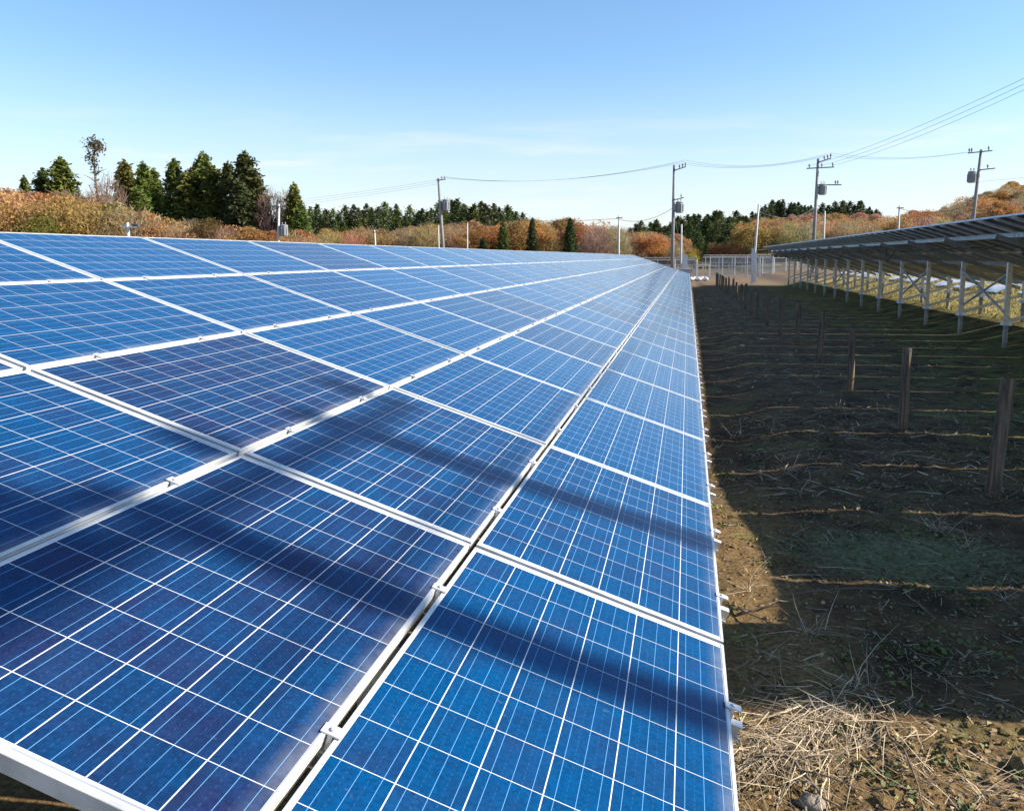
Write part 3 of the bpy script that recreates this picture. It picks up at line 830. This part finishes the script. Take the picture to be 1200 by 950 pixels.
def trunk_mesh(seed, H, r, limbs=10, lo=.25, spread=.28, hi=.9):
    rs = random.Random(seed); mb = MB()
    pts = [(rs.uniform(-.02, .02) * H * t, rs.uniform(-.02, .02) * H * t, H * t) for t in (-.03, .2, .4, .6, .8, .95)]
    mb.tube(pts, [r * 1.2, r, r * .8, r * .6, r * .35, r * .1], 7)
    for k in range(limbs):
        t = lo + (hi - lo) * k / limbs; az = k * 2.4; L_ = spread * H * (1 - .6 * t)
        b0 = Vector((0, 0, H * t)); e_ = b0 + Vector((math.cos(az) * L_, math.sin(az) * L_, L_ * .55)); m_ = b0.lerp(e_, .5) + Vector((0, 0, L_ * .08))
        mb.tube([b0, m_, e_], [r * .35, r * .22, r * .06], 5)
    return mb.mesh('trunk', M['bark'], True)
CON = [(conifer_crown(s, 16., w_, b_, 9000, t_), trunk_mesh(s, 16., .26, 14, .2, .09)) for s, w_, b_, t_ in ((1, 3.2, .04, .74), (2, 2.9, .06, .84), (3, 3.6, .03, .68), (4, 3.0, .08, .62))]
CONS = [(conifer_crown(s, 13., w_, .03, 2400, t_), trunk_mesh(s, 13., .2, 6, .2, .09)) for s, w_, t_ in ((21, 3.7, .84), (22, 3.4, .95), (23, 4.0, .74))]
BRD = [(broad_crown(s, 9., w_, 5200, l_, .22), trunk_mesh(s + 30, 8., .2, 9, .3, .3)) for s, w_, l_ in ((31, 4.0, 16), (32, 3.6, 13), (33, 4.4, 20), (34, 3.3, 11))]
TWG = [(twig_crown(s, 9., w_), trunk_mesh(s + 60, 8.5, .18, 14, .2, .3)) for s, w_ in ((41, 3.4), (42, 3.0), (43, 3.9))]
def tree(kind, X, Y, H, label, col, name, group=None, wid=1.0, cat='tree', sink=0.0):
    base = {id(CON): 16., id(CONS): 13., id(BRD): 9., id(TWG): 9.}[id(kind)]
    cm, tm = kind[rng.randrange(len(kind))]
    g0 = float(gz(X, Y, False)) - sink
    root = thing(name, (X, Y, g0), label, cat, group, rng.uniform(0, 6.28))
    s_ = H / base; root.scale = (s_ * wid, s_ * wid, s_)
    link('trunk', tm, root); c = link('crown', cm, root)
    j = lambda v: v * rng.uniform(.82, 1.2)
    c.color = (j(col[0]), j(col[1]), j(col[2]), 1)
    return root
def tree_px(kind, px, ty, d, label, col, name, group=None, wid=1.0, **k):
    X, Y = at(px, d); g0 = float(gz(X, Y, False))
    return tree(kind, X, Y, max(1.5, hgt(ty, d) - g0), label, col, name, group, wid, **k)
GREEN, DGREEN, YGREEN = (.135, .165, .034), (.080, .105, .030), (.17, .16, .04)
ORANGE, RUST, TAN, GREY = (.58, .30, .11), (.50, .27, .115), (.62, .42, .21), (.56, .40, .24)

# named cedars on the left
ced = [(190, 203, 126, 'dark cedar filling the gap right of the narrow cedar', 1.2), (236, 200, 124, 'cedar half hidden between the bushy cedar and the narrow spire', 1.2), (305, 206, 116, 'cedar shoulder on the right flank of the tallest one', 1.1), (40, 211, 135, 'small cedar top poking over the orange trees at far left', .9), (62, 203, 128, 'dark cedar left half of the far-left pair', 1.3), (84, 191, 126, 'broad green cedar rising above brush at far left', 1.5),
       (157, 194, 122, 'cedar beside the ivy-topped bare tree', 1.25), (178, 196, 124, 'narrow cedar second right of the ivy-topped bare tree', 1.1), (170, 222, 112, 'low bushy cedar below the ivy-topped bare tree', 1.5),
       (213, 193, 120, 'twin-topped cedar left of the gap in the cedar group', 1.2), (228, 206, 118, 'shorter bushy cedar against the twin-topped one', 1.5), (247, 185, 120, 'slender tall cedar with a narrow spire', 1.15),
       (258, 201, 118, 'bushy cedar below the narrow spire', 1.35), (275, 196, 117, 'ragged cedar just left of the tallest one', 1.1), (295, 185, 114, 'tallest ragged dark cedar near the short pale pole', 1.3),
       (288, 214, 112, 'low dark cedar at the foot of the tallest one', 1.4), (350, 219, 112, 'single ragged cedar right of the short pale pole', 1.1), (357, 243, 108, 'low bushy cedar right of the short pale pole', 1.3)]
for px, ty, d, lb, wd in ced:
    tree_px(CON, px, ty, d, lb, GREEN if px not in (275, 288, 295, 62) else DGREEN, 'cedar_tree', 'tall cedars on the left', wd)
# bare tree topped by ivy
X, Y = at(123, 118); g0 = float(gz(X, Y, False)); H = hgt(169, 118) - g0
rt_ = thing('bare_tree', (X, Y, g0), 'tall bare tree with an ivy tuft on top of its trunk, far left', 'tree')
link('trunk', trunk_mesh(77, H, .3, 12, .3, .16, .97), rt_)
rs2 = np.random.RandomState(5)
C = np.concatenate([rs2.normal(size=(260, 3)) * [.55, .55, .5] + [0, 0, H - .5], rs2.normal(size=(120, 3)) * [.5, .5, .4] + [.6, 0, H - 1.0], rs2.normal(size=(90, 3)) * [.4, .4, .4] + [-.8, 0, H - 2.2], rs2.normal(size=(160, 3)) * [.28, .28, 1.4] + [0, 0, H - 3.5]])
c = link('crown', quads_mesh('crown', leaf_quads(C, .26, rs2), M['leaves']), rt_); c.color = (.17, .13, .06, 1)
for px, ty, d, wd, lb in ((135, 197, 116, .55, 'bare greyish tree leaning against the ivy-topped one'), (322, 214, 113, .5, 'bare greyish tree left of the short pale pole top'), (340, 217, 114, .45, 'bare greyish tree right of the short pale pole')):
    tree_px(TWG, px, ty, d, lb, (.34, .26, .18), 'bare_tree', 'bare trees among the cedars', wd)
tree_px(BRD, 57, 250, 92, 'round yellow-green shrub low at far left', (.20, .20, .045), 'shrub', None, .9, cat='shrub')
tree_px(BRD, 250, 252, 96, 'leafy yellowish bush under the cedar group', (.22, .17, .05), 'shrub', None, 1.0, cat='shrub')
# brush of autumn trees on the left
LB = 'rusty autumn tree in the brush under the left cedars'
LB2 = 'bare twiggy tree in the brush under the left cedars'
def wood(px0, px1, d0, d1, nx, ny, hfun, twf, labels, groups, cols=((.58, .30, .11), (.60, .33, .125), (.50, .27, .11), (.55, .39, .23)), wid=(1.0, 1.35)):
    for i in range(ny):
        d = d0 + (d1 - d0) * (i + .5) / ny
        for k in range(nx):
            px = px0 + (px1 - px0) * (k + .5 * (i % 2) + rng.uniform(.1, .7)) / nx
            dd = d + rng.uniform(-.4, .4) * (d1 - d0) / ny
            X, Y = at(px, dd); tw = rng.random() < twf
            tree(TWG if tw else BRD, X, Y, hfun(px, dd) * rng.uniform(.82, 1.12), labels[1] if tw else labels[0], rng.choice((TAN, GREY, GREY)) if tw else rng.choice(cols),
                 'bare_tree' if tw else 'autumn_tree', groups[1] if tw else groups[0], rng.uniform(*wid))
def hleft(px, d): return np.interp(px, [-40, 0, 30, 60, 100, 140, 180, 240, 300, 372], [14.0, 13.8, 13.4, 11.8, 12.2, 12.0, 9.8, 8.0, 7.4, 6.8]) * (0.72 + .28 * (d - 92) / 32)
wood(-50, 190, 94, 124, 12, 5, hleft, .38, (LB, LB2), ('left autumn trees', 'left bare trees'), (RUST, ORANGE, ORANGE, TAN))
wood(180, 372, 94, 110, 11, 3, hleft, .36, (LB, LB2), ('left autumn trees', 'left bare trees'), (RUST, TAN, TAN))
for px in (2, 14, 22):
    tree_px(BRD, px, 216 + px * .1, 118, 'bright orange autumn tree at the far-left edge', (.42, .19, .06), 'autumn_tree', 'far-left orange trees', 1.0)
# middle ridge
for k in range(52):
    px = 368 + k * 4.9 + rng.uniform(-3, 3); d = rng.uniform(205, 240)
    ty = np.interp(px, [368, 400, 440, 480, 530, 560, 600, 620], [243, 246, 240, 247, 237, 240, 247, 250]) + rng.uniform(-3, 9)
    tree_px(CONS, px, ty, d, 'dark conifer in the row behind the middle autumn trees', rng.choice((GREEN, DGREEN, DGREEN)), 'conifer_tree', 'middle conifer row', rng.uniform(1.2, 1.6))
for k in range(14):
    px = 372 + k * 19 + rng.uniform(-6, 6); d = rng.uniform(180, 200)
    tree_px(CONS, px, rng.uniform(258, 268), d, 'shorter conifer in front of the middle conifer row', GREEN, 'conifer_tree', 'middle front conifers', 1.1)
wood(362, 800, 140, 186, 19, 5, lambda px, d: np.interp(px, [362, 480, 560, 640, 690, 730, 800], [7.0, 7.8, 8.8, 9.6, 9.2, 7.6, 6.0]), .4, ('orange autumn tree in the middle wood', 'bare grey-brown tree in the middle autumn wood'), ('middle autumn trees', 'middle bare trees'))
for px, ty, d, wd, lb in ((590, 264, 138, 1.15, 'single green conifer, left of three before the middle autumn trees'), (624, 258, 136, .95, 'single dark conifer, middle of three before the autumn trees'), (668, 258, 134, 1.05, 'single dark conical conifer, right of three before the autumn trees'),
                         (567, 280, 130, 1.6, 'small round conifer bush left of the three single conifers'), (650, 263, 165, 1.3, 'small dark conifer among orange crowns between two single conifers')):
    tree_px(CON, px, ty, d, lb, DGREEN if px != 590 else GREEN, 'conifer_tree', 'single conifers in the middle', wd)
# right hill
for k in range(165):
    px = rng.uniform(716, 884); d = 250 - 85 * rng.random() ** 1.7
    tl = np.interp(px, [718, 745, 790, 830, 860, 884], [272, 263, 257, 251, 246, 250]); t = (250 - d) / 85
    tree_px(CONS, px, tl + t * 34 + rng.uniform(-2, 6), d, 'dark conifer in the dense stand behind the end-of-array pole', rng.choice((DGREEN, DGREEN, GREEN)), 'conifer_tree', 'dense conifer stand', rng.uniform(1.5, 2.0))
for k in range(34):
    px = 890 + k * 4.1 + rng.uniform(-2, 2)
    ty = np.interp(px, [890, 905, 930, 960, 1000, 1030], [242, 238, 240, 243, 238, 250]) + rng.uniform(-2, 6)
    tree_px(CONS, px, ty, rng.uniform(245, 265), 'dark conifer on the ridge behind the two-crossarm pole', DGREEN, 'conifer_tree', 'right ridge conifers', rng.uniform(1.2, 1.6))
for px, ty, wd in ((1022, 262, 1.5), (1050, 264, 1.5), (1072, 261, 1.4), (1086, 252, 1.4), (1106, 246, 1.3), (1040, 268, 1.6), (1060, 266, 1.6)):
    tree_px(CONS, px, ty, 205, 'small dark conifer among orange trees left of the rightmost pole', DGREEN, 'conifer_tree', 'small right conifers', wd)
wood(872, 1290, 146, 236, 19, 9, lambda px, d: 7.6, .36, ('orange autumn tree on the right hill', 'bare grey-brown tree on the right autumn hill'), ('right autumn trees', 'right bare trees'), wid=(1.0, 1.3))
for px, ty in ((738, 284), (752, 290), (770, 286), (790, 292), (812, 288), (845, 282), (862, 280)):
    tree_px(BRD, px, ty, 150, 'low orange tree at the foot of the dense conifer stand', ORANGE, 'autumn_tree', 'orange trees before the conifer stand', 1.3)
tree_px(BRD, 810, 293, 118, 'small bright yellow bush above the far gate', (.55, .40, .05), 'shrub', None, 1.1, cat='shrub')

# ------------------------------------------------------------------ ground litter
def ribbons(name, P, D, L, W, bend, mat, rs, lift=None):
    """thin bent blades: 3-segment strips as loose quads joined into islands"""
    n = len(P); seg = 3
    D = D / np.linalg.norm(D, axis=1)[:, None]
    side = np.cross(D, np.array([0, 0, 1.0])); side /= np.linalg.norm(side, axis=1)[:, None] + 1e-9
    side = side + rs.normal(size=side.shape) * .35
    bn = rs.normal(size=(n, 3)) * bend[:, None]; bn[:, 2] = -np.abs(bn[:, 2]) * .6
    vs = np.zeros((n, (seg + 1) * 2, 3))
    for i in range(seg + 1):
        t = i / seg; c = P + D * (L * t)[:, None] + bn * (L * t * t)[:, None]
        w_ = (W * (1 - .75 * t ** 2) / 2)[:, None]
        vs[:, i * 2] = c - side * w_; vs[:, i * 2 + 1] = c + side * w_
    k = (seg + 1) * 2
    gl = gz(vs[..., 0], vs[..., 1]); vs[..., 2] = np.maximum(vs[..., 2], gl + .004)
    base = (np.arange(n) * k)[:, None, None]
    q = np.array([[2 * i, 2 * i + 1, 2 * i + 3, 2 * i + 2] for i in range(seg)])[None]
    fc = (base + q).reshape(-1, 4).astype(np.int32)
    me = bpy.data.meshes.new(name); me.vertices.add(n * k); me.vertices.foreach_set('co', vs.reshape(-1).astype(np.float32))
    me.loops.add(fc.size); me.loops.foreach_set('vertex_index', fc.reshape(-1))
    me.polygons.add(len(fc)); me.polygons.foreach_set('loop_start', np.arange(0, fc.size, 4, dtype=np.int32))
    me.materials.append(mat); me.update(calc_edges=True)
    return link(name, me)
def gp(px, py):
    """ground point for a photo pixel on level ground"""
    d = fw * 1.0 + r2 * ((px - PX) / F) + d2 * ((py - PY) / F)
    k = -CAM.z / d.z; p = CAM + d * k
    return np.array([p.x, p.y])
rs = np.random.RandomState(21)
# big heap of dry stalks
STK = [(x_, y_) for x_, y_, *_ in sk]
root_, tip_ = gp(1010, 800), gp(925, 885)
n = 620
t = rs.rand(n)[:, None]
ctr = gp(985, 822) * (1 - t) + gp(900, 905) * t + rs.normal(size=(n, 2)) * [.15, .10]
ang = math.atan2(*(tip_ - root_)[::-1]) + rs.normal(size=n) * .55 + (rs.rand(n) < .25) * rs.uniform(-1.5, 1.5, n)
P = np.column_stack([ctr, gz(ctr[:, 0], ctr[:, 1]) + rs.uniform(.0, .07, n)])
D = np.column_stack([np.cos(ang), np.sin(ang), rs.normal(size=n) * .22])
o = ribbons('dry_grass', P, D, rs.uniform(.10, .34, n), rs.uniform(.002, .0055, n), rs.uniform(.05, .6, n), M['straw'], rs)
tag(o, 'heap of pale dry stalks on the soil beside the nearest panel edge', 'dry grass', None, 'stuff')
# standing fan of stalks behind the heap and smaller fans
F_, Dn, Ln = [], [], []
for (px, py, m, hh, sp) in ((1005, 800, 34, .28, 1.3), (905, 770, 20, .26, 1.1), (925, 545, 40, .35, 1.3), (1098, 620, 46, .35, 1.2), (950, 742, 30, .3, .9), (1150, 930, 30, .3, 1.2), (880, 690, 18, .25, .9), (1130, 640, 16, .35, .7), (865, 500, 10, .5, .5), (1180, 700, 24, .3, 1.2), (985, 480, 18, .35, .8), (1070, 900, 30, .25, 1.3), (910, 500, 20, .4, .7)):
    c0 = gp(px, py)
    for _ in range(m):
        a_ = rs.uniform(0, 6.28); F_.append([*(c0 + rs.normal(size=2) * .035), 0]); Dn.append([math.cos(a_) * sp, math.sin(a_) * sp, rs.uniform(.15, 1)]); Ln.append(hh * rs.uniform(.4, 1.1))
for x_, y_ in STK:
    for _ in range(26):
        a_ = rs.uniform(0, 6.28); F_.append([x_ + .09 * math.cos(a_), y_ + .09 * math.sin(a_), 0]); Dn.append([math.cos(a_) * .5, math.sin(a_) * .5, rs.uniform(.3, 1)]); Ln.append(rs.uniform(.06, .22))
F_ = np.array(F_); F_[:, 2] = gz(F_[:, 0], F_[:, 1]); n = len(F_)
o = ribbons('dry_grass', F_, np.array(Dn), np.array(Ln), rs.uniform(.0018, .0042, n), rs.uniform(.1, .9, n), M['straw'], rs)
tag(o, 'scattered fans of standing dry stalks on the shaded soil', 'dry grass', None, 'stuff')
# scattered stalks lying flat
n = 4200
xy = np.column_stack([rs.uniform(.05, 4.5, n), np.where(rs.rand(n) < .45, rs.uniform(-3.5, 1.3, n), -.2 + 10 * rs.rand(n) ** 1.6)])
a_ = rs.uniform(0, 6.28, n)
P = np.column_stack([xy, gz(xy[:, 0], xy[:, 1]) + rs.uniform(.004, .02, n)]); D = np.column_stack([np.cos(a_), np.sin(a_), rs.normal(size=n) * .12])
o = ribbons('straw_litter', P, D, rs.uniform(.05, .30, n) ** 1.1, rs.uniform(.0018, .0045, n), rs.uniform(0, .7, n), M['straw'], rs)
tag(o, 'loose straw lying over the bare soil between the rows', 'straw', None, 'stuff')
n = 5000
xy = np.column_stack([rs.uniform(.2, 6.5, n), 5 + 42 * rs.rand(n) ** 1.3]); a_ = rs.uniform(0, 6.28, n)
P = np.column_stack([xy, gz(xy[:, 0], xy[:, 1]) + .006]); D = np.column_stack([np.cos(a_), np.sin(a_), rs.uniform(0, .35, n)])
o = ribbons('straw_litter', P, D, rs.uniform(.06, .30, n), rs.uniform(.004, .010, n), rs.uniform(.1, .8, n), M['straw'], rs)
tag(o, 'sparse straw and stalks farther along the shaded aisle of stakes', 'straw', None, 'stuff')
# dead leaves and chips
def chips(name, xy, size, mat, label, cat, tilt=.5, up=.006):
    n = len(xy); nrm = rs.normal(size=(n, 3)) * tilt; nrm[:, 2] = 1; nrm /= np.linalg.norm(nrm, axis=1)[:, None]
    a_ = np.cross(nrm, rs.normal(size=(n, 3))); a_ /= np.linalg.norm(a_, axis=1)[:, None]; b_ = np.cross(nrm, a_)
    c = np.column_stack([xy, gz(xy[:, 0], xy[:, 1]) + up]); s = (size * rs.uniform(.5, 1.4, n))[:, None]; as_ = rs.uniform(.35, .8, n)[:, None]
    Vv = np.stack([c - a_ * s, c + b_ * s * as_ + nrm * s * .3, c + a_ * s, c - b_ * s * as_ + nrm * s * .3], 1)
    return tag(link(name, quads_mesh(name, Vv, mat)), label, cat, None, 'stuff')
n = 16000
xy = np.column_stack([rs.uniform(.0, 4.2, n), np.where(rs.rand(n) < .6, rs.uniform(-3.5, 1.3, n), -.2 + 9 * rs.rand(n) ** 2)])
chips('leaf_litter', xy, .014, M['litter'], 'dead leaves and bark chips strewn over the soil', 'leaf litter')
# clods and pebbles
def clods(name, xy, size, mat, label, cat):
    n = len(xy); oc = np.array([[1, 0, 0], [0, 1, 0], [-1, 0, 0], [0, -1, 0], [0, 0, 1], [.6, .6, .5], [-.6, .6, .5], [-.6, -.6, .5], [.6, -.6, .5]])
    tri = np.array([[0, 1, 5], [1, 2, 6], [2, 3, 7], [3, 0, 8], [5, 1, 6], [6, 2, 7], [7, 3, 8], [8, 0, 5], [4, 5, 6], [4, 6, 7], [4, 7, 8], [4, 8, 5]])
    s_ = size * rs.gamma(2.0, .5, n) + .004
    a_ = rs.uniform(0, 6.28, n); ca, sa = np.cos(a_), np.sin(a_)
    v = oc[None] * (s_[:, None, None] * rs.uniform(.65, 1.3, (n, 9, 3))) * np.array([1, 1, .7])
    v = np.stack([v[..., 0] * ca[:, None] - v[..., 1] * sa[:, None], v[..., 0] * sa[:, None] + v[..., 1] * ca[:, None], v[..., 2]], -1)
    v += np.column_stack([xy, gz(xy[:, 0], xy[:, 1]) - .1 * s_])[:, None]
    return tag(link(name, quads_mesh(name, v[:, tri].reshape(-1, 3, 3), mat, 3)), label, cat, None, 'stuff')
n = 5200
xy = np.column_stack([rs.uniform(.0, 4.8, n), np.where(rs.rand(n) < .25, rs.uniform(-3, 1.3, n), .2 + 10 * rs.rand(n) ** 1.7)])
xy = xy[vnoise(xy[:, 0], xy[:, 1], .8, 8) > .35]
clods('soil_clods', xy, .011, M['soil'], 'crumbly clods and pebbles on the bare soil between the rows', 'soil clods')
# small weeds
W_ = []
for _ in range(330):
    c0 = np.array([rs.uniform(.1, 4.2), -0.9 + 9 * rs.rand() ** 1.6]); m = rs.randint(5, 14)
    W_.append(c0 + rs.normal(size=(m, 2)) * rs.uniform(.012, .045))
for px, py in ((990, 772), (1090, 760), (1170, 770), (1050, 795), (1060, 690), (1145, 705), (1020, 905), (1040, 915), (960, 930), (1110, 890), (930, 640), (900, 660)):
    W_.append(gp(px, py) + rs.normal(size=(30, 2)) * .045)
chips('weeds', np.concatenate(W_), .016, M['weed'], 'small green weeds sprouting from the soil between the rows', 'weeds', .9, .018)
# mossy turf between stakes and right row, and under the near array
n = 52000
xy = np.column_stack([rs.uniform(.8, 9.0, n), 1.5 + 44 * rs.rand(n) ** 1.6])
keep = (vnoise(xy[:, 0], xy[:, 1], 1.1, 6) + .30 * sstep(xy[:, 0], 2.6, 5)) > .68
xy = xy[keep]; n = len(xy); a_ = rs.uniform(0, 6.28, n)
P = np.column_stack([xy, gz(xy[:, 0], xy[:, 1])]); D = np.column_stack([np.cos(a_), np.sin(a_), rs.uniform(.2, .8, n)])
o = ribbons('moss_turf', P, D, rs.uniform(.015, .05, n), rs.uniform(.004, .010, n), rs.uniform(.1, .6, n), M['moss'], rs)
tag(o, 'low mossy turf between the wooden stakes and the right row', 'moss', None, 'stuff')
n = 9000
xy = np.column_stack([rs.uniform(-4.2, -.3, n), rs.uniform(-4.0, -.6, n)]); a_ = rs.uniform(0, 6.28, n)
P = np.column_stack([xy, gz(xy[:, 0], xy[:, 1])]); D = np.column_stack([np.cos(a_) * .5, np.sin(a_) * .5, np.ones(n)])
o = ribbons('grass', P, D, rs.uniform(.04, .14, n), rs.uniform(.004, .010, n), rs.uniform(.1, .7, n), M['weed'], rs)
tag(o, 'dark green weeds in the shade below the front corner of the near array', 'grass', None, 'stuff')
for part_, (nn, mt, lb_) in enumerate(((2200, 'straw', 'sunlit dry grass on the bank behind the legs of the right row'), (15000, 'bankgrass', 'sunlit yellow-green turf on the bank behind the legs of the right row'))):
  n = nn
  xy = np.column_stack([rs.uniform(8.8, 14, n), 14 + 40 * rs.rand(n)]); a_ = rs.uniform(0, 6.28, n)
  P = np.column_stack([xy, gz(xy[:, 0], xy[:, 1], False)]); D = np.column_stack([np.cos(a_) * .6, np.sin(a_) * .6, np.ones(n)])
  o = ribbons('dry_grass' if part_ == 0 else 'turf', P, D, rs.uniform(.04, .16, n), rs.uniform(.01, .025, n), rs.uniform(.1, .6, n), M[mt], rs)
  tag(o, lb_, 'dry grass' if part_ == 0 else 'turf', None, 'stuff')

# single sticks and a stone
def stick(px0, py0, px1, py1, r, label, seed, kids=3):
    a0, b0 = gp(px0, py0), gp(px1, py1); rs_ = random.Random(seed); pts = []
    for i in range(7):
        t = i / 6; p = a0 * (1 - t) + b0 * t; p = p + np.array([rs_.uniform(-.02, .02), rs_.uniform(-.02, .02)])
        pts.append(Vector((p[0], p[1], float(gz(p[0], p[1])) + r + .01 + .03 * math.sin(t * 3.1))))
    mb = MB(); mb.tube([p - pts[0] for p in pts], [r, r, r * .9, r * .8, r * .7, r * .55, r * .3], 7)
    for k in range(kids):
        q = pts[1 + k % 5]; e_ = q + Vector((rs_.uniform(-.2, .2), rs_.uniform(-.2, .2), rs_.uniform(.0, .08)))
        mb.tube([q - pts[0], (q + e_) / 2 - pts[0] + Vector((0, 0, .01)), e_ - pts[0]], [r * .5, r * .4, r * .15], 5)
    o = mb.build('fallen_stick', M['bark'] if seed % 2 else M['wood'], None, True); o.location = pts[0]
    tag(o, label, 'stick', 'fallen sticks on the soil')
stick(940, 495, 985, 478, .012, 'dark forked stick lying on shaded soil below the third stake', 1)
stick(860, 722, 935, 705, .008, 'pale stick lying in the sunlit triangle beside the panel edge', 2, 2)
stick(862, 715, 900, 735, .006, 'thin dark stick crossing the pale one beside the panel edge', 3, 1)
stick(930, 700, 1050, 693, .006, 'long thin stick lying level on the shaded soil near centre right', 5, 2)
stick(905, 880, 985, 950, .010, 'dark stick lying at the bottom under the heap of stalks', 7, 3)
stick(1030, 840, 1085, 950, .006, 'thin stick standing out across the sunlit litter at the bottom', 4, 1)
stick(1060, 700, 1095, 728, .007, 'pale curved twig on dark soil right of the sunlit line', 6, 1)
p = gp(950, 942); mb = MB(); vs = []; n, m = 14, 9; rs_ = random.Random(9)
for i in range(m):
    t = math.pi * i / (m - 1)
    for j in range(n):
        q = 2 * math.pi * j / n; k = 1 + .16 * math.sin(3 * q + i) + rs_.uniform(-.07, .07)
        vs.append((.055 * k * math.sin(t) * math.cos(q), .042 * k * math.sin(t) * math.sin(q), .034 * math.cos(t) * k))
mb.add(vs, [(i * n + j, (i + 1) * n + j, (i + 1) * n + (j + 1) % n, i * n + (j + 1) % n) for i in range(m - 1) for j in range(n)])
o = mb.build('stone', M['stone'], None, True); o.location = (p[0], p[1], float(gz(p[0], p[1])) + .02)
tag(o, 'brown stone on the soil at the bottom edge, below the heap of stalks', 'stone')
